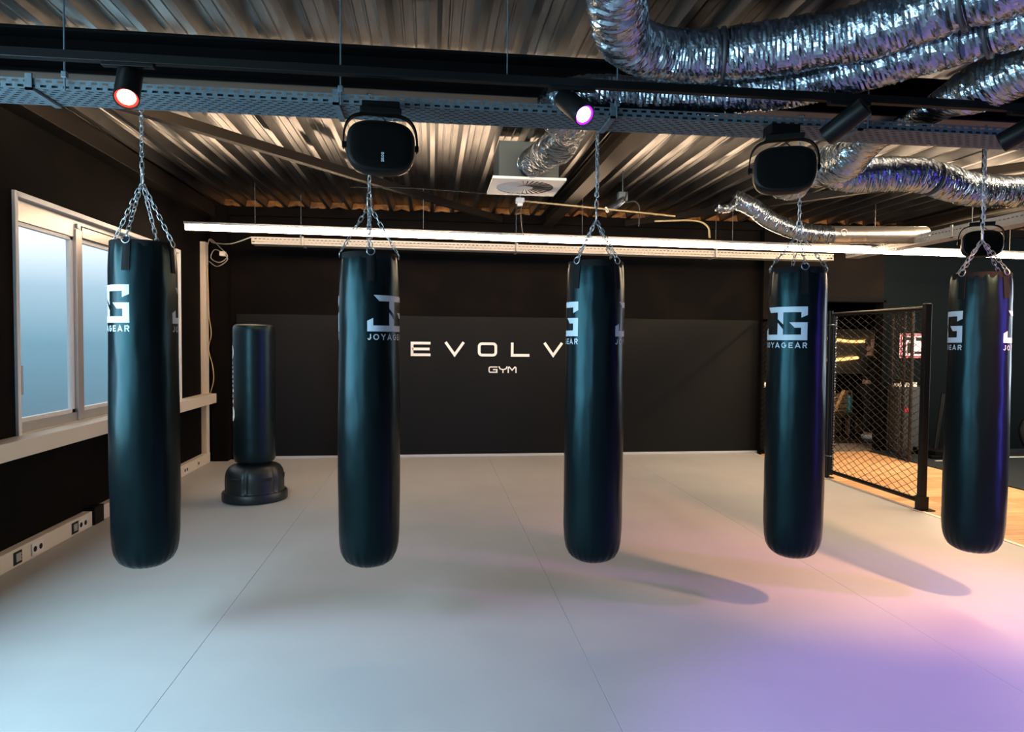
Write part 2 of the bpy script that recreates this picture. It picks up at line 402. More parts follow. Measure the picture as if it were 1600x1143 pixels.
def glyph(ch, w):       # strokes for one capital in a box w wide, 1 high; t = inset for stroke width
    t = .09
    l, r, b, tp = t, w - t, t, 1 - t; m_ = .5
    if ch == 'E': return [([(r + t, tp), (l, tp), (l, b), (r + t, b)], 0), ([(l, m_), (r + .02, m_)], 0)]
    if ch == 'V': return [([(0.07, 1), (w / 2, b), (w - .07, 1)], 0)]
    if ch == 'O': return [(arc(w / 2, .5, w / 2 - t, .5 - t, 0, 360, 28)[:-1], 1)]
    if ch == 'L': return [([(l, 1), (l, b), (r + t, b)], 0)]
    if ch == 'J': return [([(r, 1)] + [(r, .38)] + arc(w / 2, .38, w / 2 - t, .38 - t, 0, -160, 12), 0)]
    if ch == 'Y': return [([(.04, 1), (w / 2, .5), (w - .04, 1)], 0), ([(w / 2, .5), (w / 2, 0)], 0)]
    if ch == 'A': return [([(.05, 0), (w / 2, .94), (w - .05, 0)], 0), ([(.2 * w, .30), (.8 * w, .30)], 0)]
    if ch == 'G': return [(arc(w / 2, .5, w / 2 - t, .5 - t, 45, 360, 24) + [(w * .52, .5)], 0)]
    if ch == 'R': return [([(l, 0), (l, tp), (w * .55, tp)] + arc(w * .55, .70, r - w * .55, tp - .70, 90, -90, 10) + [(l, .70 * 2 - tp)], 0), ([(w * .5, .45), (r + .02, 0)], 0)]
    if ch == 'B': return [([(l, b), (l, tp), (w * .5, tp)] + arc(w * .5, .72, r - w * .5, tp - .72, 90, -90, 8) + [(l, .5)], 0), ([(w * .5, .52)] + arc(w * .5, .30, r - w * .5, .21, 90, -90, 8) + [(l, b)], 0)]
    if ch == 'S': return [(arc(w / 2, .71, w / 2 - t, .2, 30, 270, 12) + arc(w / 2, .29, w / 2 - t, .2, 90, -150, 12), 0)]
    if ch == 'M': return [([(l, 0), (l, tp), (w / 2, .35), (r, tp), (r, 0)], 0)]
def letter(ch, w, t):
    mb = MB()
    for pts, cl in glyph(ch, w): stroke_mesh(mb, pts, t, bool(cl))
    return mb
def rrect(x0, x1, y0, y1, r):
    return arc(x1 - r, y1 - r, r, r, 0, 90, 5) + arc(x0 + r, y1 - r, r, r, 90, 180, 5) + arc(x0 + r, y0 + r, r, r, 180, 270, 5) + arc(x1 - r, y0 + r, r, r, 270, 360, 5)
def wide(ch, w):
    t = .095
    if ch == 'O': return [(rrect(t, w - t, t, 1 - t, .2), 1)]
    if ch == 'G': return [([(w, 1 - t)] + arc(t + .22, 1 - t - .22, .22, .22, 90, 180, 5) + arc(t + .22, t + .22, .22, .22, 180, 270, 5) + [(w - t, t), (w - t, .5), (w * .5, .5)], 0)]
    if ch == 'Y': return [([(.05, 1), (.05 + .2, .62), (w / 2, .5), (w - .25, .62), (w - .05, 1)], 0), ([(w / 2, .5), (w / 2, 0)], 0)]
    if ch == 'M': return [([(t, 0)] + arc(t + .18, 1 - t - .18, .18, .18, 180, 90, 5) + [(w / 2, .42)] + arc(w - t - .18, 1 - t - .18, .18, .18, 90, 0, 5) + [(w - t, 0)], 0)]
    if ch == 'V': return [([(0.09, 1.0), (w / 2, .10), (w - .09, 1.0)], 0)]
    return glyph(ch, w)
def solidify(mb, th):
    n = len(mb.v); fs = list(mb.f); vs = mb.v + [(a, b, c + th) for a, b, c in mb.v]
    out = [tuple(reversed(f)) for f in fs] + [tuple(i + n for i in f) for f in fs]
    ec = {}
    for f in fs:
        for i in range(len(f)):
            e = tuple(sorted((f[i], f[(i + 1) % len(f)]))); ec[e] = ec.get(e, 0) + 1
    out += [(a, b, b + n, a + n) for (a, b), c in ec.items() if c == 1]
    mb.v = vs; mb.f = out; return mb
sg = thing('wall_sign', (.8, YB - .022, 1.3), 'white lettering EVOLVE GYM on the black back wall panel', 'sign')
TW = Matrix(((1, 0, 0, 0), (0, 0, -1, 0), (0, 1, 0, 0), (0, 0, 0, 1)))     # xy plane -> wall facing -y
def wall_letter(ch, x0, x1, z0, z1, t, parent):
    h = z1 - z0; w = (x1 - x0) / h; mb = MB()
    for pts, cl in wide(ch, w): stroke_mesh(mb, pts, t, bool(cl))
    solidify(mb, .03)
    mb.v = [(x0 + a * h, YB - .0225 - c * h, z0 + b * h) for a, b, c in mb.v]
    mb.build('letter', M['whitepaint'], parent)
for i, ch in enumerate('EVOLVE'):
    px = (-.286, .178, .65, 1.12, 1.583, 2.055)[i]
    wall_letter(ch, px, px + (.273, .29, .273, .265, .29, .273)[i], 1.418, 1.616, .19, sg)
for i, ch in enumerate('GYM'):
    px = (.802, .945, 1.075)[i]; wall_letter(ch, px, px + .128, 1.185, 1.277, .18, sg)
sw = thing('light_switch', (4.885, 9.38, 1.02), 'small white light switch on the black wall end left of the gate', 'switch')
MB().bbox(4.868, 4.914, 9.370, 9.381, .985, 1.065, .003).build('switch_plate', M['white'], sw)
MB().bbox(4.880, 4.902, 9.364, 9.3705, 1.005, 1.045, .002).build('rocker', M['whiteframe'], sw)

# ------------------------------------------------------------------ punching bags
BH = 1.755
def body_r(z, a, seed=0):
    prof = [(0, .045), (.006, .078), (.018, .108), (.040, .135), (.075, .155), (.12, .166), (.20, .172), (.5, .174), (.9, .171), (1.2, .168), (1.5, .168), (1.62, .166), (1.70, .161), (BH - .015, .156), (BH, .152)]
    r = prof[-1][1]
    for (z0, r0), (z1, r1) in zip(prof, prof[1:]):
        if z0 <= z <= z1: r = r0 + (r1 - r0) * (z - z0) / (z1 - z0); break
    p = Vector((math.sin(a) * 1.1 + seed * 7.3, math.cos(a) * 1.1, z * 1.6))
    r += .0045 * noise.noise(p) + .0018 * noise.noise(p * 4)
    if z > 1.5:                                      # gathers below the rim
        k = (z - 1.5) / (BH - 1.5); r += .0042 * k * math.cos(4 * a) + .0018 * k * math.sin(17 * a + seed)
    if z < .16:                                      # pleats of the stitched bottom
        k = (1 - z / .16); r += .0030 * k * math.sin(22 * a + 1.5 * math.sin(3 * a + seed))
    return r
def wrap(mb, seed, R0=.0012, zc=0, a0=0):
    """lay a flat figure (u metres along the skin, v metres up) on the bag"""
    bm = bmesh.new(); vs = [bm.verts.new(p) for p in mb.v]
    for f in mb.f: bm.faces.new([vs[i] for i in f])
    bm.normal_update(); bmesh.ops.triangulate(bm, faces=list(bm.faces))
    u0 = min(v.co.x for v in bm.verts); u1 = max(v.co.x for v in bm.verts); k = u0 + .006
    while k < u1:
        bmesh.ops.bisect_plane(bm, geom=list(bm.verts) + list(bm.edges) + list(bm.faces), plane_co=(k, 0, 0), plane_no=(1, 0, 0)); k += .012
    z0 = min(v.co.y for v in bm.verts); z1 = max(v.co.y for v in bm.verts); k = z0 + .02
    while k < z1:
        bmesh.ops.bisect_plane(bm, geom=list(bm.verts) + list(bm.edges) + list(bm.faces), plane_co=(0, k, 0), plane_no=(0, 1, 0)); k += .04
    out = MB()
    def fn(p):
        a = a0 + p.x / .168; z = zc + p.y; r = body_r(z, a, seed) + R0
        return (r * math.sin(a), -r * math.cos(a), z)
    out.frombm(bm, fn); return out
LH = .197
top_poly = [(.17, 0), (1.53, 0), (1.53, .25), (1.35, .33), (1.35, .165), (.84, .165), (.84, .53), (.65, .36), (.65, .165), (.33, .165)]
bot_poly = [(0, 1), (1.53, 1), (1.53, .47), (1.02, .47), (1.175, .63), (1.35, .63), (1.35, .835), (.84, .835), (.84, .68), (.65, .47), (.65, .835), (.16, .835), (.16, .63), (0, .71)]
def logo_flat():
    mb = MB()
    for poly in (top_poly, bot_poly):
        mb.add([((u - .765) * LH, -v * LH, 0) for u, v in poly], [tuple(range(len(poly)))])
    h = .165 * LH; x = -.765 * LH; ws = [.62, .98, .86, .92, .95, .72, .92, .78]; tot = sum(ws); gap = (1.53 * LH / h - tot) / 7
    for ch, w in zip('JOYAGEAR', ws):
        g = letter(ch, w, .17)
        g.v = [(x + a * h, -(1.07 * LH + h) + b * h, 0) for a, b, c in g.v]; mb.add(g.v, g.f); x += (w + gap) * h
    return mb
def link(mb, p, q, rot, wr=.0095, tr=.0026, n=5):
    """one stadium chain link from p to q"""
    p, q = Vector(p), Vector(q); d = (q - p); L = d.length; d.normalize()
    ref = Vector((math.cos(rot), math.sin(rot), 0)); s = (ref - d * ref.dot(d)).normalized()
    pts = []
    for k in range(6):
        a = PI * k / 5; pts.append(q - d * wr + s * wr * math.cos(a) + d * wr * math.sin(a))
    for k in range(6):
        a = PI + PI * k / 5; pts.append(p + d * wr + s * wr * math.cos(a) + d * wr * math.sin(a))
    mb.tube(pts, tr, n, closed=True)
def chain(mb, p, q, pitch, rot0=0, wr=.0095, tr=.0026):
    p, q = Vector(p), Vector(q); L = (q - p).length; n = max(1, round(L / pitch)); dd = (q - p) / n; e = dd.normalized() * tr * 2.0
    for i in range(n): link(mb, p + dd * i - e, p + dd * (i + 1) + e, rot0 + (i % 2) * PI / 2 + i * .12, wr, tr)
bagproto = {}
def make_bag(x, y, z, yaw_deg, tilt, apex, seed, label, double):
    t = thing('punching_bag', (x, y, z), label, 'punching bag', 'row of black punching bags hanging on chains')
    prof = [(.070, 0)] + [(1, zz) for zz in (.003, .008, .015, .025, .04, .06, .08, .1, .13, .16)] + [(1, .16 + (1.5 - .16) * i / 60) for i in range(1, 61)] + [(1, 1.5 + (BH - 1.5) * i / 16) for i in range(1, 17)]
    mb = MB()
    mb.lathe([(1, p[1]) for p in prof] , 96, rfn=lambda r, zz, a: body_r(zz, a, seed))
    o = mb.build('bag_body', M['leather'], t, 40, world=False)
    # sunken lid closing the top
    top = MB().lathe([(.12, BH - .05), (.147, BH - .035), (.1485, BH + .004), (.1535, BH + .007), (.1565, BH + .003), (.1575, BH - .03)], 64, rfn=lambda r, zz, a: r + .0042 * math.cos(4 * a) * (r > .15))
    top.build('bag_rim', M['webbing'], t, True, world=False)
    for k in range(2):
        lg = wrap(logo_flat(), seed, zc=1.525, a0=PI * k)
        lg.build('logo', M['logo'], t, world=False)
    th = math.radians(yaw_deg)
    rings = []
    for k in range(4):
        a = math.radians(45 + 90 * k)
        s_ = MB(); w = .021
        zs = [1.60, 1.64, 1.68, 1.71, 1.735, BH + .006, BH + .018]; vs = []; nn_ = 5
        for zz in zs:
            for j in range(nn_):
                aa = a + (j / (nn_ - 1) - .5) * 2 * w / .166
                vs.append(((body_r(min(zz, BH), aa, seed) + .004) * math.sin(aa), -(body_r(min(zz, BH), aa, seed) + .004) * math.cos(aa), zz))
        m_ = len(vs)
        s_.add(vs, [(i * nn_ + j, i * nn_ + j + 1, (i + 1) * nn_ + j + 1, (i + 1) * nn_ + j) for i in range(len(zs) - 1) for j in range(nn_ - 1)])
        solid = MB(); 
        vs2 = [(p[0] * .978, p[1] * .978, p[2]) for p in vs]
        rim = []
        q = s_.f[:]
        solid.add(vs + vs2, q + [tuple(m_ + i for i in reversed(f)) for f in q]); ec = {}
        for f in q:
            for i in range(4):
                e = tuple(sorted((f[i], f[(i + 1) % 4]))); ec[e] = ec.get(e, 0) + 1
        solid.f += [(a_, b_, b_ + m_, a_ + m_) for (a_, b_), c in ec.items() if c == 1]
        st = solid.build('strap', M['webbing'], t, world=False)
        # D-ring through the strap head
        R = .163; c = Vector((R * math.sin(a), -R * math.cos(a), BH + .006)); tg = Vector((math.cos(a), math.sin(a), 0)); ou = Vector((math.sin(a), -math.cos(a), 0))
        pts = [c + tg * .021 * math.cos(b_) + Vector((0, 0, 1)) * .021 * math.sin(b_) - ou * .01 * max(0, math.sin(b_)) for b_ in [2 * PI * j / 14 for j in range(14)]]
        MB().tube(pts, .003, 6, closed=True).build('d_ring', M['chain'], st, 'all', world=False)
        rings.append(c + Vector((0, 0, .018)) - ou * .01)
    ap = Vector((0, 0, BH + apex))
    for k in range(4):
        cm = MB(); end = ap + (rings[k] - ap).normalized() * .012
        chain(cm, rings[k], end, .031, rot0=k * .7, wr=.0092, tr=.0024)
        cm.build('sling_chain', M['chain'], t, 'all', world=False)
    # snap link and swivel at the apex
    cm = MB(); link(cm, ap - Vector((0, 0, .012)), ap + Vector((0, 0, .075)), 0, .015, .0042, 6)
    cm.tube([ap + Vector((-.02, 0, .04)), ap + Vector((.02, 0, .04))], .0065, 8)
    link(cm, ap + Vector((0, 0, .068)), ap + Vector((0, 0, .112)), 1.5, .009, .003)
    cm.build('swivel_link', M['chain'], t, 'all', world=False)
    ztop = 3.0 - z
    cm = MB(); pch = .027
    chain(cm, ap + Vector((0, 0, .108)), (0, 0, ztop - .022), pch, wr=.0088, tr=.0025)
    if double:
        chain(cm, ap + Vector((.012, .004, .13)), (.004, 0, ztop - .06), pch, rot0=.8, wr=.0088, tr=.0025)
    cm.build('hanging_chain', M['chain'], t, 'all', world=False)
    # eye bolt under the girder
    cm = MB().tube([(.02 * math.cos(a), 0, ztop - .02 + .02 * math.sin(a)) for a in [2 * PI * j / 14 for j in range(14)]], .005, 6, closed=True)
    cm.build('eye_bolt', M['chain'], t, 'all', world=False)
    t.rotation_mode = 'XYZ'
    t.rotation_euler = (0, 0, th)
    return t
bags = [  # x, y, z bottom, logo direction, tilt, apex height over rim, label
    (-1.553, 3.87, .378, -52.1, 0, .335, 'leftmost black punching bag in front of the window, scuffed and dented low down', 0),
    (-.349, 3.87, .345, 52.8, 0, .28, 'second black punching bag from the left, hanging below the loudspeaker at left', 0),
    (.954, 3.87, .330, -100.4, 0, .255, 'middle black punching bag covering the end of the wall lettering', 1),
    (2.213, 3.87, .318, -61.2, 0, .225, 'black punching bag left of the chain link gate with its emblem facing out whole', 0),
    (3.436, 3.87, .312, -123.7, 0, .22, 'rightmost black punching bag, in front of the wood walkway', 1)]
for i, b in enumerate(bags): make_bag(*b[:6], i + 1, b[6], b[7])

# ------------------------------------------------------------------ free-standing bag
cx, cy = -1.79, 7.10
t = thing('standing_punching_bag', (cx, cy, 0), 'black free-standing punching bag on a round moulded base near the corner', 'punching bag')
def base_r(r, z, a):
    k = max(0, math.cos(6 * a + .4)) ** 14
    return r - (.012 * k if .10 < z < .33 else 0)
MB().lathe([(.29, 0), (.315, .006), (.318, .02), (.318, .075), (.310, .090), (.288, .094), (.285, .11), (.286, .18), (.284, .25), (.272, .30), (.248, .335), (.215, .355), (.16, .365), (.13, .37)], 144, (cx, cy, 0), base_r).build('base', M['baseplastic'], t, 40)
MB().lathe([(.12, .365), (.12, .40)], 32, (cx, cy, 0)).build('neck', M['blackmat'], t)
MB().lathe([(.12, .385), (.17, .388), (.19, .396), (.2, .42), (.203, .47)] + [(.203 + .001 * math.sin(i * 2.1), .47 + i * .05) for i in range(1, 25)] + [(.203, 1.71), (.201, 1.745), (.192, 1.768), (.17, 1.778), (.08, 1.782)], 64, (cx, cy, 0)).build('padded_column', M['leather2'], t, 40)
for k in range(3):                                            # grip slots
    a = math.radians(-28 + k * 60 + 4) ; mb = MB()
    for (u0, u1, z0, z1) in ((-.055, .055, .218, .245),):
        for j in range(6):
            pass
        vs = []
        for z_ in (z0, z1):
            for j in range(7):
                aa = a + (u0 + (u1 - u0) * j / 6) / .287; vs.append((cx + .2882 * math.sin(aa), cy - .2882 * math.cos(aa), z_))
        mb.add(vs, [(j, j + 1, j + 8, j + 7) for j in range(6)])
    mb.build('grip_slot', M['dark'], t)
    mb = MB(); pts = []
    for j in range(7):
        aa = a + (-.058 + .116 * j / 6) / .287; pts.append((cx + .288 * math.sin(aa), cy - .288 * math.cos(aa), .25))
    mb.tube(pts, .005, 6).build('grip_lip', M['baseplastic'], t, 'all')
mb = MB()                                                     # white lettering band seen edge-on at the left
a0 = math.radians(-66)
def blob(u, z, w, h, n=10):
    vs = [];
    for j in range(n):
        b_ = 2 * PI * j / n; aa = a0 + (u + w * math.cos(b_)) / .205; vs.append((cx + .2055 * math.sin(aa), cy - .2055 * math.cos(aa), z + h * math.sin(b_)))
    mb.add(vs, [tuple(range(n))])
blob(-.01, 1.50, .05, .07, 14); blob(.0, .88, .055, .075, 14)
zz = 1.41
while zz > .98:
    h = random.uniform(.010, .022); blob(random.uniform(-.02, .012), zz - h, random.uniform(.02, .036), h, 6); zz -= 2 * h + .012
mb.build('print', M['whitepaint'], t)

# ------------------------------------------------------------------ girder, track, spots
t = thing('steel_girder', (4.5, 3.91, 3.0), 'black steel girder spanning the room that carries the five hanging bags', 'beam')
MB().bbox(XL + .02, XR - .02, 3.79, 4.03, 3.215, 3.233, .003).build('top_flange', M['steel'], t)
MB().bbox(XL + .02, XR - .02, 3.90, 3.92, 3.01, 3.22, .003).build('web', M['steel'], t)
MB().bbox(XL + .02, XR - .02, 3.79, 4.03, 3.0, 3.018, .003).build('bottom_flange', M['steel'], t)
MB().box(XL + .02, XR - .02, 3.80, 4.02, 2.996, 3.0005).build('lit_underside', mk('lit_underside_brown', (.10, .075, .06), .6), t)  # paler brown paints the light on the black girder's underside
# purlins carrying the deck on the girder
for i, (x0, lab) in enumerate(((1.60, 'dark steel beam under the deck right of the square ceiling diffuser'), (6.9, 'dark steel beam under the deck above the rubber lane'))):
    g = MB().bbox(x0 - .08, x0 + .08, 4.04, YB - .09, 3.238, 3.25, .003).bbox(x0 - .08, x0 + .08, 4.04, YB - .09, 3.395, 3.407, .003).bbox(x0 - .008, x0 + .008, 4.04, YB - .09, 3.245, 3.40, .002)
    tag(g.build('ceiling_beam', M['brace']), lab, 'beam', 'beams running to the back wall')
def bar(p, q, w, h, mat, name, label, cat, group=None):
    p, q = Vector(p), Vector(q); d = (q - p); L = d.length; R = d.to_track_quat('X', 'Z').to_matrix().to_4x4(); R.translation = p
    mb = MB().box(0, L, -w / 2, w / 2, -h - .008, -h, R).box(0, L, -w / 2, -w / 2 + .008, -h, .004, R)
    return tag(mb.build(name, mat), label, cat, group)
bar((-2.30, 5.15, 3.36), (.95, 9.38, 3.36), .07, .07, M['brace'], 'angle_brace', 'long dark angle brace crossing the deck from the left girder end to the back wall', 'brace', 'diagonal wind braces')
bar((2.75, 9.38, 3.36), (5.9, 5.4, 3.36), .07, .07, M['brace'], 'angle_brace', 'dark angle brace crossing the deck behind the right loudspeaker', 'brace', 'diagonal wind braces')

tr_ = MB().bbox(-2.6, 6.2, 3.182, 3.22, 2.838, 2.878, .003)
t = thing('lighting_track', (1.8, 3.2, 2.838), 'thin black lighting track carrying the spotlights in front of the girder', 'track')
tr_.build('rail', M['blackmat'], t)
for k in range(4):
    MB().cyl((-2.2 + 2.55 * k, 3.2, 2.87), (-2.2 + 2.55 * k, 3.2, 3.45), .003, 6).build('suspension_rod', M['galv'], t)
def spot_fixture(x, target, label, lens, rim=None):
    """can with its lens end below and towards the target"""
    c = Vector((x, 3.2, 2.775)); d = (Vector(target) - c).normalized()
    t = thing('track_spotlight', (x, 3.2, 2.838), label, 'spotlight', 'cylindrical black track spotlights')
    MB().bbox(x - .11, x + .11, 3.183, 3.217, 2.821, 2.8385, .003).build('track_adapter', M['blackmat'], t)
    MB().cyl((x, 3.2, 2.823), (x, 3.2, 2.775), .011, 10).build('stem', M['blackmat'], t)
    q = d.to_track_quat('Z', 'Y').to_matrix().to_4x4(); q.translation = c + Vector((0, 0, -.02))
    body = MB().lathe([(.040, -.095), (.050, -.09), (.052, -.08), (.052, .125), (.0505, .128), (.047, .128), (.045, .114)], 32).xf(q)
    body.build('housing', M['blackmat'], t, 40)
    ln = MB().lathe([(.037, .1145), (.036, .118), (.02, .1205), (.002, .121)], 24).xf(q)
    ln.build('lens', lens, t, 'all')
    if rim: MB().lathe([(.0455, .1135), (.0455, .121), (.038, .1165), (.038, .1135)], 24).xf(q).build('halo_ring', rim, t, 'all')  # glowing ring paints the halo round the lens
    return q @ Vector((0, 0, .16)), d
def spot_light(name, pos, target, energy, col, ang, blend=.6, size=.04):
    l = D.lights.new(name, 'SPOT'); l.energy = energy; l.color = col; l.spot_size = math.radians(ang); l.spot_blend = blend; l.shadow_soft_size = size
    o = D.objects.new(name, l); COL.objects.link(o); o.location = pos
    o.rotation_euler = (Vector(target) - Vector(pos)).to_track_quat('-Z', 'Y').to_euler(); return o
p1, d1 = spot_fixture(-1.335, (-1.0, 2.0, 1.3), 'black spotlight glowing red on the track above the leftmost bag', M['lens_red'], M['halo_red'])
spot_light('red_spot_lamp', p1, p1 + d1, 45, (1, .35, .25), 70)
p2, d2 = spot_fixture(.665, (1.15, 2.1, 1.85), 'black spotlight glowing violet on the track left of the middle bag chain', M['lens_purple'], M['halo_purple'])
spot_light('violet_spot_lamp', p2, (2.6, 1.6, 0), 150, (.42, .22, 1), 80)
lens_off = mk('dark_lens', (.02, .02, .02), .2)
spot_fixture(2.08, (1.2, 4.4, 1.9), 'unlit black spotlight on the track right of the right loudspeaker bracket', lens_off)
spot_fixture(3.08, (2.3, 4.0, 2.2), 'unlit black spotlight at the right end of the visible track', lens_off)
# two lamps further along the track / a second track beyond the right edge
spot_light('amber_spot_lamp', (3.6, 2.45, 2.75), (3.1, 4.9, 0), 470, (1, .45, .22), 66, .9, .09)
spot_light('magenta_spot_lamp', (6.3, 2.3, 2.75), (2.9, 3.3, 0), 330, (.85, .22, 1), 55, .8, .09)
spot_light('blue_spot_lamp', (4.9, 1.2, 2.9), (3.9, 2.1, 0), 300, (.20, .14, 1), 75, .9, .1)

# ------------------------------------------------------------------ cable trays
def slotted_plane(mb, axis_pts, rows, length, width, slot=.027, pitch=.05, slot_w=.0105):
    """plate in (u along, v across); rows: v positions of slot rows; axis_pts: fn(u,v)->xyz"""
    vcut = [0]
    quads = []
    edges = sorted(rows); v = 0
    for r in edges:
        quads.append((0, length, v, r - slot_w / 2)); v = r + slot_w / 2
    quads.append((0, length, v, width))
    for k, r in enumerate(edges):
        u = (k % 2) * pitch / 2; 
        if u > 0: quads.append((0, u - slot / 2 + pitch / 2, r - slot_w / 2, r + slot_w / 2))
        u = (k % 2) * pitch / 2 + pitch / 2 + slot / 2 - 0
        start = u
        if (k % 2) == 0: quads.append((0, pitch / 2 - slot / 2, r - slot_w / 2, r + slot_w / 2))
        while u + pitch - slot < length:
            quads.append((u, u + pitch - slot, r - slot_w / 2, r + slot_w / 2)); u += pitch
        quads.append((u, length, r - slot_w / 2, r + slot_w / 2))
    for (a, b, c, d) in quads:
        if b > a and d > c: mb.add([axis_pts(a, c), axis_pts(b, c), axis_pts(b, d), axis_pts(a, d)], [(0, 1, 2, 3)])
def tray(name, p0, p1, width, height, label, mat, side_rows, bot_rows, supports=(), rods=(), nearside=True, group=None, liner=False):
    p0, p1 = Vector(p0), Vector(p1); d = (p1 - p0); L = d.length; d.normalize(); n = Vector((0, 0, 1)).cross(d).normalized()
    up = Vector((0, 0, 1))
    t = thing(name, p0.lerp(p1, .5), label, 'cable tray', group)
    mb = MB()
    slotted_plane(mb, lambda u, v: p0 + d * u + n * v, bot_rows, L, width)
    b_ = mb.build('tray_bottom', mat, t)
    for s in (0, 1):
        mb = MB()
        slotted_plane(mb, lambda u, v: p0 + d * u + n * (width * s) + up * v, side_rows, L, height)
        sgn = 1 if s == 0 else -1
        mb.add([p0 + n * (width * s) + up * height, p0 + d * L + n * (width * s) + up * height, p0 + d * L + n * (width * s + sgn * .012) + up * height, p0 + n * (width * s + sgn * .012) + up * height], [(0, 1, 2, 3)])
        mb.build('tray_side', mat, t)
    if liner:
        R = Matrix(((d.x, n.x, 0, p0.x), (d.y, n.y, 0, p0.y), (0, 0, 1, p0.z), (0, 0, 0, 1)))
        MB().box(.01, L - .01, .012, width - .012, .004, .022, R).build('slot_liner', M['dark'], t)  # plain dark box added to block light through the bottom slots
    for u in supports:
        a = p0 + d * u - n * .012 - up * .012
        R = Matrix(((d.x, n.x, 0, a.x), (d.y, n.y, 0, a.y), (0, 0, 1, a.z), (0, 0, 0, 1)))
        MB().box(0, .03, 0, width + .024, 0, .011, R).box(0, .03, 0, .01, 0, height + .03, R).box(0, .03, width + .014, width + .024, 0, height + .03, R).build('support_bracket', mat, t)
    for u in rods:
        a = p0 + d * u + n * (-.02)
        MB().cyl(a - up * .015, Vector((a.x, a.y, 3.43)), .004, 6).bbox(a.x - .012, a.x + .012, a.y - .012, a.y + .012, a.z + height, a.z + height + .03, .003).build('threaded_rod', M['galv'], t)
    return t
tray('cable_tray', (-2.95, 3.46, 2.80), (8.5, 3.46, 2.80), .245, .046, 'wide perforated steel cable tray in front of the girder, above the hanging bags', M['galv'],
     (.010, .033), (.02, .048, .076, .104, .132, .160, .188, .220), supports=(1.05, 2.46, 3.87, 5.25, 6.8), rods=(1.23, 2.5, 3.9, 5.3), liner=True)
tray('cable_tray', (-2.22, 8.7, 2.815), (5.49, 8.7, 2.78), .2, .088, 'slim cream-lit cable tray under the far light line along the back wall', M['creamtray'],
     (.027, .062), (.05, .1, .15), supports=(.6, 3.3, 6.0), rods=(.6, 3.3, 6.0))
tray('cable_tray', (5.80, 4.2, 2.80), (5.80, 8.6, 2.80), .2, .11, 'slotted cable tray running away from the viewer at the upper right', M['creamtray'],
     (.035, .07), (.05, .1, .15), supports=(1.0, 2.5), rods=(1.0, 2.5), nearside=False)

# ------------------------------------------------------------------ LED lines
t = thing('led_light_line', (2.5, 8.0, 2.83), 'long bright warm LED light line hung across the room before the back wall', 'light')
a, b_ = Vector((-2.75, 8.0, 2.895)), Vector((9.5, 8.0, 2.795))
MB().tube([a, b_], .042, 16).build('diffuser_tube', M['led'], t)
hb = MB()
for (y0, y1, z0, z1) in ((-.05, .05, .046, .052), (-.05, -.046, .020, .052), (.046, .05, .020, .052)):
    hb.add([a + Vector((-.01, y, z)) for y in (y0, y1) for z in (z0, z1)] + [b_ + Vector((0, y, z)) for y in (y0, y1) for z in (z0, z1)],
           [(0, 1, 3, 2), (4, 6, 7, 5), (0, 4, 5, 1), (2, 3, 7, 6), (0, 2, 6, 4), (1, 5, 7, 3)])
hb.build('housing', M['alu'], t)
for k in range(6):
    x = -2.0 + k * 1.9; z = 2.895 - .1 * (x + 2.75) / 12.25
    MB().cyl((x, 8.0, z + .052), (x, 8.0, 3.41), .0022, 5).build('suspension_wire', M['cable'], t)
t = thing('led_light_line', (2.5, 4.75, 3.168), 'warm LED light line hidden behind the near cable tray, washing the deck', 'light')
MB().tube([(-2.7, 4.75, 3.200), (9.5, 4.75, 3.200)], .02, 10).build('diffuser_tube', M['led_hidden'], t)
MB().box(-2.7, 9.5, 4.71, 4.79, 3.168, 3.173).box(-2.7, 9.5, 4.706, 4.711, 3.168, 3.253).build('housing', M['alu'], t)  # plate and near lip added, unseen, to keep light off floor and near deck

# ------------------------------------------------------------------ foil ducts
def duct(name, pts, r, label, squash=None, straps=(), seed=0, amp=1., parent=None):
    P = resample(bez(pts, 16), .011); N = len(P); rnd = random.Random(seed)
    L0 = [i / (N - 1) for i in range(N)]
    def val(tab, s):
        for (s0, v0), (s1, v1) in zip(tab, tab[1:]):
            if s0 <= s <= s1:
                k = (s - s0) / (s1 - s0); k = k * k * (3 - 2 * k); return v0 + (v1 - v0) * k
        return tab[-1][1]
    rt = r if isinstance(r, list) else [(0, r), (1, r)]
    rs = [val(rt, s) for s in L0]
    sq = [val(squash, s) for s in L0] if squash else None
    n = 44; saw = [rnd.uniform(-1, 1) for _ in range(N)]
    def rfn(i, k, rr):
        a_ = 2 * PI * k / n; v = noise.noise(Vector((math.cos(a_) * 2.6 + 9 * seed, math.sin(a_) * 2.6, i * .95)))
        w_ = noise.noise(Vector((math.cos(2 * PI * k / n) * 1.2, math.sin(2 * PI * k / n) * 1.2, i * .045 + seed)))
        q = rr + amp * (.0030 * saw[i] * (.4 + .6 * abs(v)) + .0075 * v + .008 * w_ + .0022 * math.sin(k * 12.9898 + i * 78.233))
        for s in straps:
            dd = (i / (N - 1) - s) * N
            if abs(dd) < 5: q -= .016 * (1 - abs(dd) / 5)
        return q
    t = thing(name, P[0], label, 'duct', 'crinkled foil air ducts')
    MB().tube(P, rs, n, rfn=rfn, squash=sq).build('foil_sleeve', M['foil'], t)
    for s in straps:
        i = min(N - 2, max(1, int(s * (N - 1)))); Q = [P[i] - (P[i + 1] - P[i]).normalized() * .009, P[i] + (P[i + 1] - P[i]).normalized() * .009]
        MB().tube(Q, rs[i] + .004, 32, cap=True, squash=[sq[i], sq[i]] if sq else None).build('strap', M['foilstrap'], t, 'all')
    return t
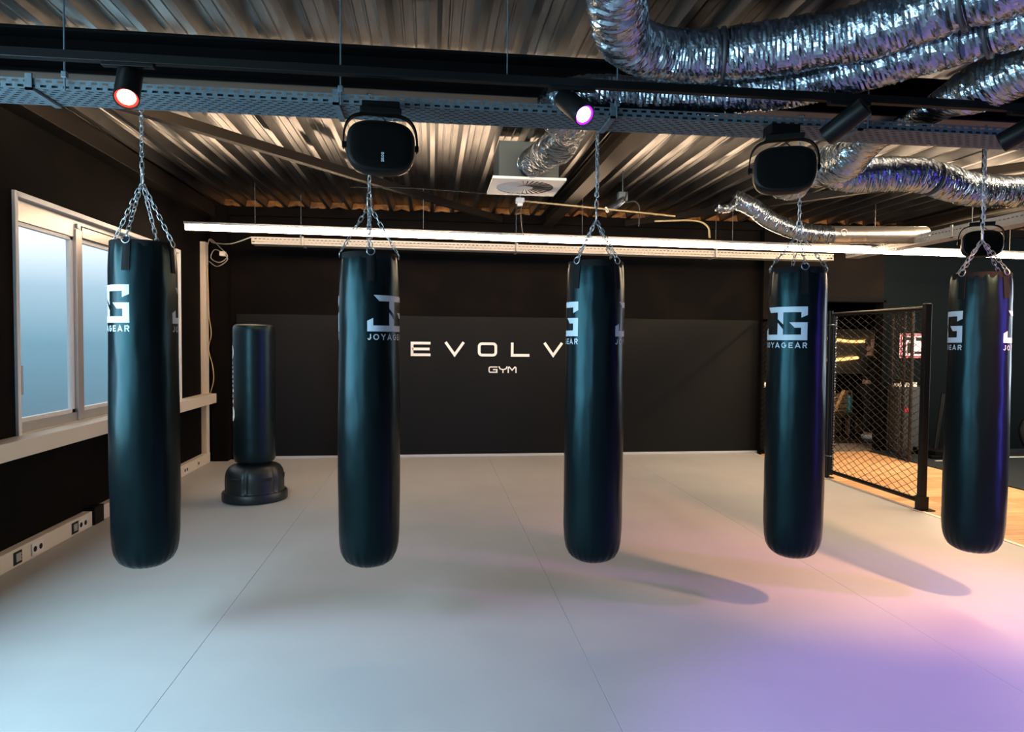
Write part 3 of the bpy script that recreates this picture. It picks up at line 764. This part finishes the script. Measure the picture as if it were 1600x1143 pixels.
duct('foil_duct', [(.50, 1.9, 3.14), (.68, 2.45, 3.10), (.775, 2.82, 3.06), (.90, 3.12, 3.05), (1.13, 3.27, 3.05), (1.40, 3.24, 3.05), (1.66, 3.13, 3.055), (1.90, 2.98, 3.06), (2.10, 2.79, 3.07), (2.32, 2.52, 3.08), (2.7, 2.1, 3.10)], .125,
     'largest foil duct, bending at the top of the room and running off right', straps=(.52, .80), seed=1, amp=1.1)
duct('foil_duct', [(2.9, 2.30, 3.04), (2.60, 2.60, 3.03), (2.42, 2.83, 3.02), (2.24, 3.02, 3.01), (2.02, 3.25, 2.985), (1.76, 3.43, 2.975), (1.45, 3.555, 2.97), (1.13, 3.60, 2.965), (.86, 3.62, 2.965), (.70, 3.72, 2.955), (.72, 3.93, 2.945), (.86, 4.15, 2.95), (.90, 4.5, 2.99), (.90, 4.8, 3.02), (.90, 5.1, 3.08), (.885, 5.5, 3.14), (.87, 5.95, 3.20)],
     [(0, .115), (.55, .105), (.62, .09), (.70, .09), (.76, .12), (1, .12)], 'foil duct lying over the cable tray and passing under the girder to the square diffuser',
     squash=[(0, 1), (.58, 1), (.655, .60), (.735, .60), (.79, 1), (1, 1)], straps=(.13, .87), seed=2)
duct('foil_duct', [(3.15, 2.35, 3.0), (2.98, 2.75, 3.0), (2.88, 3.1, 2.99), (2.83, 3.45, 2.965), (2.83, 3.72, 2.945), (2.83, 4.03, 2.94), (2.86, 4.3, 2.92), (2.9, 4.6, 2.93), (2.86, 5.0, 2.97), (2.90, 5.35, 2.99), (3.10, 5.5, 3.0)],
     [(0, .14), (.30, .13), (.42, .10), (.55, .10), (.65, .14), (1, .14)], 'foil duct dropping over the tray between the unlit spotlights and passing behind the right loudspeaker',
     squash=[(0, 1), (.28, 1), (.38, .56), (.54, .56), (.64, 1), (1, 1)], seed=3)
duct('foil_duct', [(3.05, 5.02, 2.93), (3.25, 5.04, 2.95), (3.48, 5.0, 2.97), (3.75, 4.95, 2.97), (4.05, 5.02, 2.95), (4.4, 5.15, 2.93), (4.8, 5.2, 2.93), (5.4, 5.2, 2.98)], [(0, .05), (.06, .10), (.12, .135), (1, .135)],
     'foil duct running right under the deck from behind the right loudspeaker', straps=(.38,), seed=4)
duct('foil_duct', [(3.40, 7.35, 3.27), (3.62, 7.3, 3.16), (3.80, 7.3, 3.04), (4.05, 7.3, 2.945), (4.3, 7.3, 2.90), (4.56, 7.3, 2.885)], .10,
     'short curved foil duct joined to the smooth pipe above the far light line', seed=5, amp=.7)
t = thing('spiral_duct', (5.2, 7.3, 2.885), 'smooth round metal duct above the far light line', 'duct')
mb = MB(); pts = [(4.56 + .02 * i, 7.3, 2.885 + .0005 * i) for i in range(60)]
mb.tube(pts, .10, 32, rfn=lambda i, k, r: r + (.003 if i % 10 == 0 else 0)); mb.build('duct_shell', M['pipe'], t, 30)
mb = MB().tube([(4.66 + .035 * math.cos(a), 7.198, 2.9 + .035 * math.sin(a)) for a in [2 * PI * j / 20 for j in range(20)]], .007, 6, closed=True); mb.build('inspection_port', M['white'], t, 'all')
tag(MB().tube(resample(bez([(3.42, 7.3, 3.26), (3.34, 7.25, 3.16), (3.22, 7.22, 3.12), (3.14, 7.22, 3.15)], 10), .012), .045, 14, rfn=lambda i, k, r: r + .012 * noise.noise(Vector((k, i * .7, 3)))).build('foil_tape', M['foil']),
    'crumpled foil end dangling left of the short curved duct', 'foil')

# diffuser with plenum box
t = thing('ceiling_diffuser', (.85, 6.2, 3.04), 'square white swirl air diffuser under a dark plenum box', 'air diffuser')
pb = MB().bbox(.585, 1.125, 5.97, 6.49, 3.068, 3.40, .004); pb.build('plenum_box', mk('plenum', (.02, .035, .042), .5, .2), t)
pl = MB(); n = 64; cxx, cyy = .85, 6.20; hw = .325; zz = 3.045
ring = lambda r, z: [(cxx + r * math.cos(2 * PI * k / n), cyy + r * math.sin(2 * PI * k / n), z) for k in range(n)]
sq_ = []
for k in range(n):
    a = 2 * PI * k / n; c, s = math.cos(a), math.sin(a); q = hw / max(abs(c), abs(s)); sq_.append((cxx + q * c, cyy + q * s, zz))
R1 = ring(.262, zz)
pl.add(sq_ + R1, [(k, (k + 1) % n, n + (k + 1) % n, n + k) for k in range(n)])
pl.add([(p[0], p[1], zz + .022) for p in sq_] + sq_, [(k, (k + 1) % n, n + (k + 1) % n, n + k) for k in range(n)])
pl.build('face_plate', M['white'], t)
bl = MB(); nb = 32
for k in range(nb):
    a = 2 * PI * k / nb; da = 2 * PI / nb
    def pt(r, an, z): return (cxx + r * math.cos(an), cyy + r * math.sin(an), z)
    bl.add([pt(.07, a, zz + .002), pt(.262, a, zz + .0), pt(.262, a + da * .80, zz + .007), pt(.07, a + da * .80, zz + .006)], [(0, 1, 2, 3)])
bl.add([pt(.075, 2 * PI * k / 24, zz - .001) for k in range(24)], [tuple(range(24))])
bl.build('swirl_blades', M['white'], t)
MB().add([(p[0], p[1], zz + .020) for p in sq_], [tuple(range(n))]).build('throat', M['dark'], t)
t = thing('presence_sensor', (.87, 5.93, 2.93), 'small white sensor box below the square diffuser', 'sensor')
MB().bbox(.81, .89, 6.50, 6.58, 2.975, 3.02, .005).bbox(.825, .875, 6.515, 6.565, 2.945, 2.98, .005).build('sensor_body', M['white'], t)
MB().cyl((.85, 6.54, 3.015), (.85, 6.54, 3.43), .004, 6).build('mount_rod', M['cable'], t)
cable([(.86, 6.54, 2.945), (.87, 6.6, 2.86), (.93, 6.9, 2.74), (1.03, 7.2, 2.70), (1.12, 7.6, 2.78)], .005, M['blackcable'], 'thin black cable hanging from the sensor box below the diffuser')
cable([(.87, 6.56, 3.0), (1.2, 6.65, 3.0), (1.6, 6.7, 2.985), (2.0, 6.75, 2.97), (2.55, 6.9, 2.965)], .009, M['yellow'], 'pale yellow conduit running right from the sensor box', 'conduit', 'conduit')
cable([(2.5, 7.4, 3.0), (2.95, 7.4, 3.02), (3.12, 7.4, 2.96), (3.15, 7.4, 2.83)], .010, M['yellow'], 'yellow hose bending down above the far light line', 'hose', 'hose')
cable([(-.85, 7.3, 3.24), (-.2, 7.3, 3.25), (.6, 7.3, 3.22)], .004, M['blackcable'], 'thin horizontal wire under the deck left of the diffuser', 'wire', 'wire')
# camera clamp bracket hanging near diffuser
t = thing('ceiling_bracket', (1.95, 6.9, 3.1), 'small taped bracket with a black cable loop between middle bag chain and right brace', 'bracket')
MB().bbox(1.93, 2.03, 6.88, 6.95, 3.10, 3.20, .008).cyl((1.98, 6.91, 3.2), (1.98, 6.91, 3.43), .006, 6).build('clamp', M['galv'], t)
MB().tube(resample(bez([(1.99, 6.9, 3.13), (1.9, 6.88, 3.05), (1.8, 6.86, 3.0)], 8), .02), .035, 10, rfn=lambda i, k, r: r + .01 * noise.noise(Vector((k, i, 5)))).build('foil_wrap', M['foil'], t)
MB().tube(bez([(2.02, 6.87, 3.2), (2.0, 6.86, 3.09), (2.1, 6.87, 3.1), (2.15, 6.87, 3.04), (2.15, 6.87, 2.84)], 8), .007, 6).build('cable_loop', M['blackcable'], t, 'all')

# wire hooks under the deck, near the camera
for i, (x, y) in enumerate(((-1.12, 3.02), (-.86, 3.02), (-.60, 3.02), (-1.62, 3.1))):
    cable([(x, y, 3.20), (x + .02, y, 3.31), (x + .10, y, 3.34), (x + .17, y, 3.37)], .004, M['blackcable'], ['bent black wire hook under the near deck, second from the left', 'bent black wire hook under the near deck, third from the left', 'bent black wire hook under the near deck, rightmost', 'bent black wire hook under the near deck, leftmost'][i], 'hook', 'wire_hook', 'wire hooks under the near deck', 5)

# ------------------------------------------------------------------ loudspeakers
def superell(a, b, e, n=64):
    out = []
    for k in range(n):
        t_ = 2 * PI * k / n; c, s = math.cos(t_), math.sin(t_)
        out.append((a * math.copysign(abs(c) ** (2 / e), c), b * math.copysign(abs(s) ** (2 / e), s)))
    return out
def speaker(x, y, z, rz, sc, label, brand=True, tiltx=0.0, arm=True):
    t = thing('loudspeaker', (x, y, z), label, 'loudspeaker', 'rounded black loudspeakers')
    a, b_ = .170 * sc, .128 * sc; mb = MB(); n = 64; lay = [(-.105, .90), (-.10, .955), (-.085, .99), (-.04, 1.0), (.03, .96), (.085, .82), (.11, .66), (.12, .45)]
    vs = [];
    for (yy, k) in lay:
        for (u, v) in superell(a * k, b_ * k, 3.1, n): vs.append((u, yy * sc, v))
    fs = [(i * n + k, i * n + (k + 1) % n, (i + 1) * n + (k + 1) % n, (i + 1) * n + k) for i in range(len(lay) - 1) for k in range(n)]
    fs += [tuple(range(n)), tuple((len(lay) - 1) * n + k for k in range(n))]
    mb.add(vs, fs); mb.build('cabinet', M['blackmat'], t, 40, world=False)
    gr = MB(); vs = []
    for (yy, k) in ((-.106, .88), (-.112, .80), (-.114, .6)):
        for (u, v) in superell(a * k, b_ * k, 3.1, n): vs.append((u, yy * sc, v))
    gr.add(vs, [(i * n + k, i * n + (k + 1) % n, (i + 1) * n + (k + 1) % n, (i + 1) * n + k) for i in range(2) for k in range(n)] + [tuple(2 * n + k for k in range(n))])
    g_ = gr.build('grille', mk('speaker_grille', (.002, .002, .002), .8, bump=(900, .001, .5), spec=.05), t, True, world=False)
    if brand:
        bd = MB(); h = .0125; xx = 0
        for ch in 'BOSE':
            l_ = letter(ch, .8, .2); l_.v = [((.0 + b2 * h) * 1, -.1145 * sc, -.035 - xx - a2 * h) for a2, b2, c2 in l_.v]
            bd.add(l_.v, l_.f); xx += .0115
        bd.build('badge', M['logo'], g_, world=False)
    if arm:
        br = MB(); pts = []
        for k in range(25):
            an = PI * k / 24; pts.append((math.copysign(abs(math.cos(an)) ** .55, math.cos(an)) * (a + .012), .0, math.sin(an) ** .6 * (b_ + .055 * sc) - .0))
        w = .022 * sc
        vs = []
        for (u, _, v) in pts:
            for yy in (-w, w):
                for q in (0, .006): vs.append((u * (1 + q / a), yy, v + q))
        m_ = len(pts)
        for i in range(m_ - 1):
            o = i * 4; br.f += [(o, o + 1, o + 5, o + 4), (o + 2, o + 6, o + 7, o + 3), (o, o + 4, o + 6, o + 2), (o + 1, o + 3, o + 7, o + 5)]
        br.v = vs; br.build('yoke', M['steel'], t, world=False)
        for s in (-1, 1): MB().cyl((s * (a - .004), 0, .02), (s * (a + .022), 0, .02), .016 * sc, 12).build('pivot_knob', M['blackmat'], t, True, world=False)
        MB().bbox(-.105 * sc, .105 * sc, -.035, .035, b_ + .055 * sc, b_ + .085 * sc, .004).build('mount_plate', M['blackmat'], t, world=False)
        MB().tube([(.0, .02, b_ + .06), (.02, .05, b_ + .045), (.05, .06, b_ + .02)], .004, 6).build('speaker_cable', M['blackcable'], t, world=False)
    t.rotation_euler = (tiltx, 0, rz); return t
speaker(-.25, 3.37, 2.548, .10, .95, 'black rounded loudspeaker under the tray above the second hanging bag')
speaker(1.86, 3.42, 2.535, -.42, .93, 'black rounded loudspeaker under the tray above the bag beside the gate', brand=False)
speaker(4.74, 5.35, 2.50, -.6, .90, 'black rounded loudspeaker behind the chain of the rightmost bag', brand=False)
# hangers that hold the speakers to tray
tag(MB().bbox(-.34, -.16, 3.36, 3.47, 2.755, 2.788, .004).build('speaker_bracket', M['steel']), 'black clamp plate fixing the left loudspeaker to the tray', 'bracket', 'speaker clamps')
tag(MB().bbox(1.78, 1.94, 3.40, 3.50, 2.735, 2.788, .004).build('speaker_bracket', M['steel']), 'black clamp plate fixing the right loudspeaker to the tray', 'bracket', 'speaker clamps')
tag(MB().cyl((4.74, 5.35, 2.69), (4.74, 5.35, 3.41), .014, 8).build('ceiling_pole', M['steel']), 'black drop pole holding the far loudspeaker under the deck', 'pole')

# ------------------------------------------------------------------ chain link fence
def chainlink(mb, org, du, W, z0, z1, p=.072, r=.0048):
    """diamond mesh made of interlocked zig-zag wires in the plane (du, z)"""
    org = Vector(org); du = Vector(du); nrm = du.cross(Vector((0, 0, 1))); n = int(W / p); h = p * .52; rows = int((z1 - z0) / h)
    h = (z1 - z0) / rows; p = W / n
    for k in range(n + 1):
        pts = []
        for i in range(rows + 1):
            s = ((i + k) % 2) * 1.0
            u = k * p + (s - .5) * p * 1.0
            u = min(max(u, 0), W); pts.append(org + du * u + Vector((0, 0, z0 + i * h)) + nrm * (.002 if i % 2 else -.002))
        mb.tube(pts, r, 4)
    return mb
# fixed run from the back wall to the hinge post, then the gate
t = thing('fence_panel', (4.80, 8.5, 0), 'black chain link fence panel between the back wall and the gate hinge post', 'fence')
for y in (9.35, 7.76): MB().cyl((4.81, y, 0), (4.81, y, 2.0), .024, 12).build('post', M['steel'], t, True)
for z in (1.97, .06): MB().cyl((4.81, 7.76, z), (4.81, 9.35, z), .02, 10).build('rail', M['steel'], t, True)
chainlink(MB(), (4.81, 7.78, 0), (0, 1, 0), 1.56, .08, 1.95).build('wire_mesh', M['steel'], t)
t = thing('chain_link_gate', (4.79, 6.9, 0), 'black chain link gate between the grey mats and the wood walkway', 'gate')
gs = mk('gate_black', (.004, .004, .0045), .4, spec=.25)
MB().cyl((4.80, 7.64, 0), (4.80, 7.64, 2.03), .030, 16).build('hinge_post', gs, t, True)
MB().cyl((4.80, 7.56, .05), (4.80, 7.56, 1.99), .024, 14).build('frame_upright', gs, t, True)
MB().bbox(4.765, 4.83, 6.01, 6.07, .0, 2.03, .006).build('latch_post', gs, t)
MB().cyl((4.80, 7.56, 1.985), (4.80, 6.04, 1.985), .022, 12).build('top_rail', gs, t, True)
MB().cyl((4.80, 7.56, .09), (4.80, 6.04, .09), .024, 12).build('bottom_rail', gs, t, True)
chainlink(MB(), (4.80, 6.07, 0), (0, 1, 0), 1.47, .10, 1.97).build('wire_mesh', gs, t)
tb = MB(); z = .12                                         # bright lacing strip beside the hinge post
while z < 1.95: tb.bbox(4.79, 4.81, 7.518, 7.526, z, z + .02, .002); z += .033
tb.build('tension_ties', M['chain'], t)
for z in (.28, 1.86):
    MB().tube([(4.80 + .036 * math.cos(a), 7.60 + .075 * math.sin(a), z) for a in [2 * PI * j / 18 for j in range(18)]], .006, 6, closed=True).build('hinge_clamp', M['chain'], t, 'all')
MB().bbox(4.75, 4.90, 5.975, 6.09, 0, .012, .003).bbox(4.755, 4.845, 6.0, 6.08, .01, .14, .004).build('foot_plate', gs, t)
MB().bbox(4.76, 4.86, 7.58, 7.70, 0, .012, .003).build('foot_plate', gs, t)
# second leaf standing open beside the doorway
t = thing('open_gate_leaf', (6.70, 9.0, 0), 'second dark mesh gate leaf standing open at the doorway behind the gate', 'gate')
A, B_ = Vector((6.88, 9.36, 0)), Vector((6.56, 8.52, 0)); du = (B_ - A).normalized(); W = (B_ - A).length
up = Vector((0, 0, 1)); fb = MB()
for k in (0, .62, 1): fb.tube([A + du * W * k + up * .03, A + du * W * k + up * 2.14], .022, 10)
for z in (.05, 1.12, 2.12): fb.tube([A + up * z, B_ + up * z], .020, 10)
fb.build('frame', M['brace'], t, True)
chainlink(MB(), A, du, W, .06, 2.1).build('wire_mesh', M['brace'], t)

# ------------------------------------------------------------------ right side and far gym
t = thing('push_sled', (7.32, 8.95, .012), 'black push sled with one tall upright pole on the rubber lane', 'sled')
MB().bbox(7.05, 7.95, 8.70, 8.78, .014, .06, .01).bbox(7.05, 7.95, 9.12, 9.20, .014, .06, .01).build('runner', M['steel'], t)
MB().bbox(7.12, 7.88, 8.72, 9.18, .058, .12, .01).build('deck_plate', M['steel'], t)
MB().tube([(7.30, 8.95, .1), (7.40, 8.95, .92)], .027, 12).build('upright_pole', gs, t, True)
MB().tube([(7.8, 8.95, .1), (7.8, 8.95, .34)], .03, 12).build('weight_pin', gs, t, True)
t = thing('weight_plate', (9.0, 8.6, .25), 'large dark round weight plate leaning by the wall at the right edge', 'weight plate')
pm = Matrix.Translation((8.95, 8.95, .31)) @ Matrix.Rotation(PI / 2 - .25, 4, 'X')
MB().lathe([(.10, -.03), (.27, -.03), (.295, -.02), (.295, .02), (.27, .03), (.10, .03)], 40).xf(pm).build('rim', M['blackmat'], t, 40)
MB().lathe([(.03, -.035), (.09, -.035), (.09, .035), (.03, .035)], 24).xf(pm).build('hub', M['steel'], t, 40)
t = thing('notice_sign', (7.3, YB - .01, 1.6), 'white notice with a red patterned border on the dark wall behind the gate post', 'sign')
MB().bbox(7.10, 7.50, YB - .016, YB - .002, 1.43, 1.80, .003).build('sign_board', M['sign'], t)
rb = MB()
for (a, b2, c, d) in ((7.105, 7.495, 1.435, 1.46), (7.105, 7.495, 1.77, 1.795), (7.105, 7.13, 1.46, 1.77), (7.47, 7.495, 1.46, 1.77)): rb.box(a, b2, YB - .0175, YB - .016, c, d)
rb.build('sign_border', M['red'], t)
rb = MB()
for (a, b2, c, d) in ((7.15, 7.28, 1.70, 1.745), (7.36, 7.45, 1.69, 1.745), (7.22, 7.30, 1.50, 1.66), (7.34, 7.45, 1.49, 1.53)): rb.box(a, b2, YB - .0175, YB - .016, c, d)
rb.build('sign_pictogram', M['dark'], t)
t = thing('storage_cabinet', (6.98, 9.3, 0), 'dark grey cabinet behind the open gate leaf', 'cabinet')
MB().bbox(6.92, 7.26, 9.24, 9.49, .014, 1.0, .006).build('cabinet_body', M['cabinet'], t)
MB().bbox(6.93, 7.25, 9.225, 9.241, .06, .97, .004).build('cabinet_door', M['cabinet'], t)
tag(MB().bbox(6.93, 7.06, 9.27, 9.45, 1.002, 1.04, .004).build('white_block', M['shoe']), 'small white towel on the dark cabinet, left one', 'block', 'white blocks on the cabinet')  # plain white boxes on the cabinet top
tag(MB().bbox(7.09, 7.15, 9.27, 9.45, 1.002, 1.07, .004).build('white_block', M['shoe']), 'small white towel on the dark cabinet, middle one', 'block', 'white blocks on the cabinet')
tag(MB().bbox(7.18, 7.235, 9.27, 9.45, 1.002, 1.068, .004).build('white_block', M['shoe']), 'small white towel on the dark cabinet, right one', 'block', 'white blocks on the cabinet')
tag(MB().add([(6.99, 9.222, .62), (7.09, 9.222, .62), (7.04, 9.222, .72)], [(0, 1, 2)]).build('warning_sticker', M['red']), 'small red triangular sticker on the dark cabinet door', 'sticker')

# far room
t = thing('gold_reflection', (7.4, 11.6, 1.60), 'upper painted gold reflection streak in the far room behind the gate', 'light', 'painted reflections in the far room')
MB().tube(bez([(7.05, 11.3, 1.74), (7.5, 11.3, 1.685), (7.8, 11.3, 1.69), (8.05, 11.3, 1.71)], 8), .022, 8).build('strip', M['gold'], t, 'all')  # emissive tube drawn in place of a reflection on shiny metal
t = thing('gold_reflection', (7.4, 11.6, 1.32), 'lower short painted gold reflection streak in the far room behind the gate', 'light', 'painted reflections in the far room')
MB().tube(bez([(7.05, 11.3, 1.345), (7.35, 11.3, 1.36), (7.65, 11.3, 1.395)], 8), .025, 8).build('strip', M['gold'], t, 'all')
tag(MB().bbox(6.7, 8.6, 11.36, 11.40, 1.1, 1.9, .01).build('mirror_panel', M['pipe']), 'dull metal panel behind the gold reflection streaks in the far room', 'panel')
t = thing('weight_bench', (6.85, 10.9, 0), 'dark weight bench with a pale padded top in the far room', 'bench')
MB().bbox(6.3, 7.22, 10.62, 10.95, .38, .46, .02).build('pad', M['brace'], t)
for (x, y) in ((6.4, 10.66), (7.14, 10.66), (6.4, 10.91), (7.14, 10.91)): MB().bbox(x - .025, x + .025, y - .025, y + .025, .02, .39, .004).build('leg', M['steel'], t)
t = thing('plank_stack', (6.7, 11.25, 0), 'pale timber crate behind the weight bench in the far room', 'crate')
cr = MB()
for k in range(4): cr.bbox(6.2, 7.5, 11.2, 11.45, .40 + k * .09, .47 + k * .09, .006)
cr.bbox(6.2, 6.26, 11.22, 11.44, .02, .8, .005).bbox(7.44, 7.5, 11.22, 11.44, .02, .8, .005)
cr.build('slats', M['timber'], t)
tag(MB().tube([(6.84, 10.7, .49), (7.02, 10.74, .84)], .03, 8).build('timber_post', M['timber']), 'leaning pale timber stick on the weight bench in the far room', 'timber')
t = thing('water_bottle', (7.17, 10.80, .46), 'teal water bottle standing on the weight bench in the far room', 'bottle')
MB().lathe([(.034, .5), (.038, .51), (.038, .74), (.02, .80)], 20, (7.17, 10.80, -.04)).build('bottle_body', M['teal'], t, True)
MB().lathe([(.022, .8), (.022, .845)], 16, (7.17, 10.80, -.04)).build('bottle_cap', M['blackmat'], t, True)
tag(MB().box(6.0, 8.4, 10.3, 11.6, .0, .019).build('rubber_mat', M['brace']), 'dark rubber mat under the bench in the far room', 'mat')

# ------------------------------------------------------------------ person in the far room
def skin_mesh(name, verts, edges, radii, mat, parent, root=0, sub=2):
    me = D.meshes.new(name); me.from_pydata([Vector(v) for v in verts], edges, []); o = D.objects.new(name, me); COL.objects.link(o); o.parent = parent
    o.modifiers.new('skin', 'SKIN'); o.modifiers.new('sub', 'SUBSURF').levels = sub; o.modifiers['sub'].render_levels = sub
    for i, r in enumerate(radii):
        me.skin_vertices[0].data[i].radius = (r, r) if not isinstance(r, tuple) else r
    me.skin_vertices[0].data[root].use_root = True
    o.modifiers['skin'].use_smooth_shade = True
    dg = bpy.context.evaluated_depsgraph_get(); nm = D.meshes.new_from_object(o.evaluated_get(dg)); o.modifiers.clear(); o.data = nm
    nm.materials.clear(); nm.materials.append(mat); return o
t = thing('person', (7.48, 10.72, .02), 'person in black clothes and white shoes standing in the far room, hands before the chest', 'person', rz=.5)
V = [(0, 0, .92), (0, 0, 1.08), (0, 0, 1.24), (0, 0, 1.36), (0, 0, 1.44), (0, 0, 1.50), (.17, 0, 1.34), (.24, -.03, 1.12), (.13, -.22, 1.18), (-.17, 0, 1.34), (-.24, -.03, 1.12), (-.13, -.22, 1.20),
     (.09, 0, .86), (.12, -.02, .48), (.13, .03, .10), (.13, -.10, .05), (-.09, 0, .86), (-.12, -.06, .48), (-.13, .0, .10), (-.13, -.13, .05), (.06, -.28, 1.26), (-.06, -.28, 1.28)]
E_ = [(0, 1), (1, 2), (2, 3), (3, 4), (4, 5), (3, 6), (6, 7), (7, 8), (3, 9), (9, 10), (10, 11), (0, 12), (12, 13), (13, 14), (14, 15), (0, 16), (16, 17), (17, 18), (18, 19), (8, 20), (11, 21)]
R_ = [(.13, .10), (.12, .09), (.14, .10), (.13, .09), .055, .05, .06, .042, .032, .06, .042, .032, .085, .058, .04, .03, .085, .058, .04, .03, .025, .025]
body = skin_mesh('body', V, E_, R_, M['skin'], t)
hd = MB(); pr = [(.012, -.115), (.045, -.105), (.06, -.08), (.068, -.04), (.075, 0), (.078, .04), (.070, .08), (.045, .108), (.012, .118)]
hd.lathe(pr, 28, (0, -.015, 1.60), rfn=lambda r, z, a: r * (1.12 if abs(a - PI) < PI / 2 else 1.0) + (.016 if (abs(a) < .15 or abs(a - 2 * PI) < .15) and -.04 < z < .0 else 0)).build('head', M['skin'], t, 'all', world=False)
for s in (-1, 1):
    MB().lathe([(.002, -.008), (.008, 0), (.002, .008)], 8, (s * .028, -.088, 1.605)).build('eye', M['dark'], t, 'all', world=False)
    MB().lathe([(.004, -.028), (.012, 0), (.004, .028)], 8, (s * .076, 0, 1.595)).build('ear', M['skin'], t, 'all', world=False)
    # hand: palm and five fingers
    c = Vector((s * .055, -.29, 1.27)); hv = [c, c + Vector((0, -.01, .04))]; he = [(0, 1)]; hr = [.020, .022]
    for k in range(4):
        b0 = c + Vector(((k - 1.5) * .016, -.012, .065)); i0 = len(hv); L_ = (.038, .045, .042, .032)[k]
        hv += [b0, b0 + Vector((0, -.008, L_ * .5)), b0 + Vector((0, -.026, L_ * .85))]; he += [(1, i0), (i0, i0 + 1), (i0 + 1, i0 + 2)]; hr += [.0085, .0078, .007]
    i0 = len(hv); hv += [c + Vector((-s * .028, -.012, .02)), c + Vector((-s * .040, -.026, .045))]; he += [(0, i0), (i0, i0 + 1)]; hr += [.009, .008]
    skin_mesh('hand', hv, he, hr, M['skin'], t, sub=1)
hm = MB().lathe([(.082, -.02), (.086, .03), (.080, .075), (.055, .115), (.01, .128)], 28, (0, .006, 1.60)); hm.build('hair', M['hair'], t, 'all', world=False)
MB().bbox(-.022, .022, -.0925, -.086, 1.542, 1.548, .002).build('mouth', M['red'], t, world=False)
jk = skin_mesh('jacket', [(0, 0, .86)] + V[1:4] + [V[6], V[7], V[8], V[9], V[10], V[11], (0, 0, 1.43)], [(0, 1), (1, 2), (2, 3), (3, 4), (4, 5), (5, 6), (3, 7), (7, 8), (8, 9), (3, 10)], [(.15, .12), (.145, .11), (.16, .115), (.145, .10), .085, .06, .046, .085, .06, .046, .07], M['cloth'], t)
tr2 = skin_mesh('trousers', [V[0], V[12], V[13], V[14], V[16], V[17], V[18]], [(0, 1), (1, 2), (2, 3), (0, 4), (4, 5), (5, 6)], [(.15, .12), .105, .075, .058, .105, .075, .058], M['cloth'], t)
for s, yy in ((1, 0), (-1, -.03)):
    MB().bbox(s * .13 - .048, s * .13 + .048, -.175 + yy, .075 + yy, .0, .085, .03).build('shoe', M['shoe'], t, True, world=False)

# ------------------------------------------------------------------ lights
def area(name, loc, rot, sx, sy, e, col, spread=None):
    l = D.lights.new(name, 'AREA'); l.shape = 'RECTANGLE'; l.size = sx; l.size_y = sy; l.energy = e; l.color = col
    o = D.objects.new(name, l); COL.objects.link(o); o.location = loc; o.rotation_euler = rot
    if spread: l.spread = math.radians(spread)
    return o
# daylight entering through the windows beyond the left edge of the picture
area('daylight_window_2', (XL - .03, 2.15, 1.78), (0, -PI / 2, 0), 1.6, 2.9, 225, (.50, .82, 1.0))
area('daylight_window_3', (XL - .03, -2.0, 1.78), (0, -PI / 2, 0), 1.6, 2.8, 170, (.56, .80, 1.0))
# fill light added behind the viewer, and daylight from the hall's far right
area('front_fill', (2.0, YF + .03, 1.9), (PI / 2, 0, 0), 6.0, 2.2, 16, (.6, .8, 1.0))
area('daylight_right', (XR - .03, 6.8, 1.9), (0, PI / 2, 0), 2.2, 4.0, 150, (.75, .85, 1.0))
area('added_violet_light', (6.2, 1.6, 1.5), (0, PI / 2, -.75), 2.4, .35, 5.5, (.16, .10, 1), 44)  # tall violet light added for the highlight on the right-hand bags
area('walkway_ceiling_lamp', (6.4, 6.8, 3.3), (0, 0, 0), .3, 3.5, 260, (1, .74, .46))
area('far_room_lamp', (6.4, 11.5, 3.3), (0, 0, 0), 1.2, .3, 8, (1, .68, .42))
# sky outside
w = D.worlds.new('World'); S.world = w; w.use_nodes = True; nt = w.node_tree; bg = nt.nodes['Background']
tc = nt.nodes.new('ShaderNodeTexCoord'); sx_ = nt.nodes.new('ShaderNodeSeparateXYZ'); cr = nt.nodes.new('ShaderNodeValToRGB'); mr = nt.nodes.new('ShaderNodeMapRange')
mr.inputs['From Min'].default_value = -.10; mr.inputs['From Max'].default_value = .11
nt.links.new(tc.outputs['Generated'], sx_.inputs[0]); nt.links.new(sx_.outputs['Z'], mr.inputs['Value']); nt.links.new(mr.outputs[0], cr.inputs[0])
cr.color_ramp.elements[0].color = (.035, .12, .17, 1); cr.color_ramp.elements[1].color = (.95, 1.02, 1.06, 1)
e = cr.color_ramp.elements.new(.45); e.color = (.12, .29, .38, 1)
e = cr.color_ramp.elements.new(.78); e.color = (.42, .58, .68, 1)
nt.links.new(cr.outputs[0], bg.inputs[0]); bg.inputs[1].default_value = 1.0
# frames and violet lamp column added round the off-view lights; walls behind are solid
fm = MB()
for (x0, x1, z0, z1) in ((-1.06, 5.06, 3.0, 3.07), (-1.06, 5.06, .73, .80), (-1.06, -1.0, .8, 3.0), (5.0, 5.06, .8, 3.0), (1.97, 2.03, .8, 3.0)):
    fm.bbox(x0, x1, YF - .01, YF + .06, z0, z1, .004)
struct('added_frame_front', fm, M['alu'])
fm = MB()
for (y0, y1, z0, z1) in ((4.74, 8.86, 3.0, 3.07), (4.74, 8.86, .73, .80), (4.74, 4.8, .8, 3.0), (8.8, 8.86, .8, 3.0), (6.77, 6.83, .8, 3.0)):
    fm.bbox(XR - .06, XR + .01, y0, y1, z0, z1, .004)
struct('added_frame_right', fm, M['alu'])
Rc = Matrix.Translation((6.2, 1.6, 0)) @ Matrix.Rotation(-.75, 4, 'Z')
fm = MB().box(.01, .07, -.20, .20, .20, 2.75, Rc).box(-.12, .2, -.25, .25, .0, .03, Rc).box(.02, .06, -.04, .04, .02, .22, Rc)
struct('added_light_column', fm, M['blackmat'])
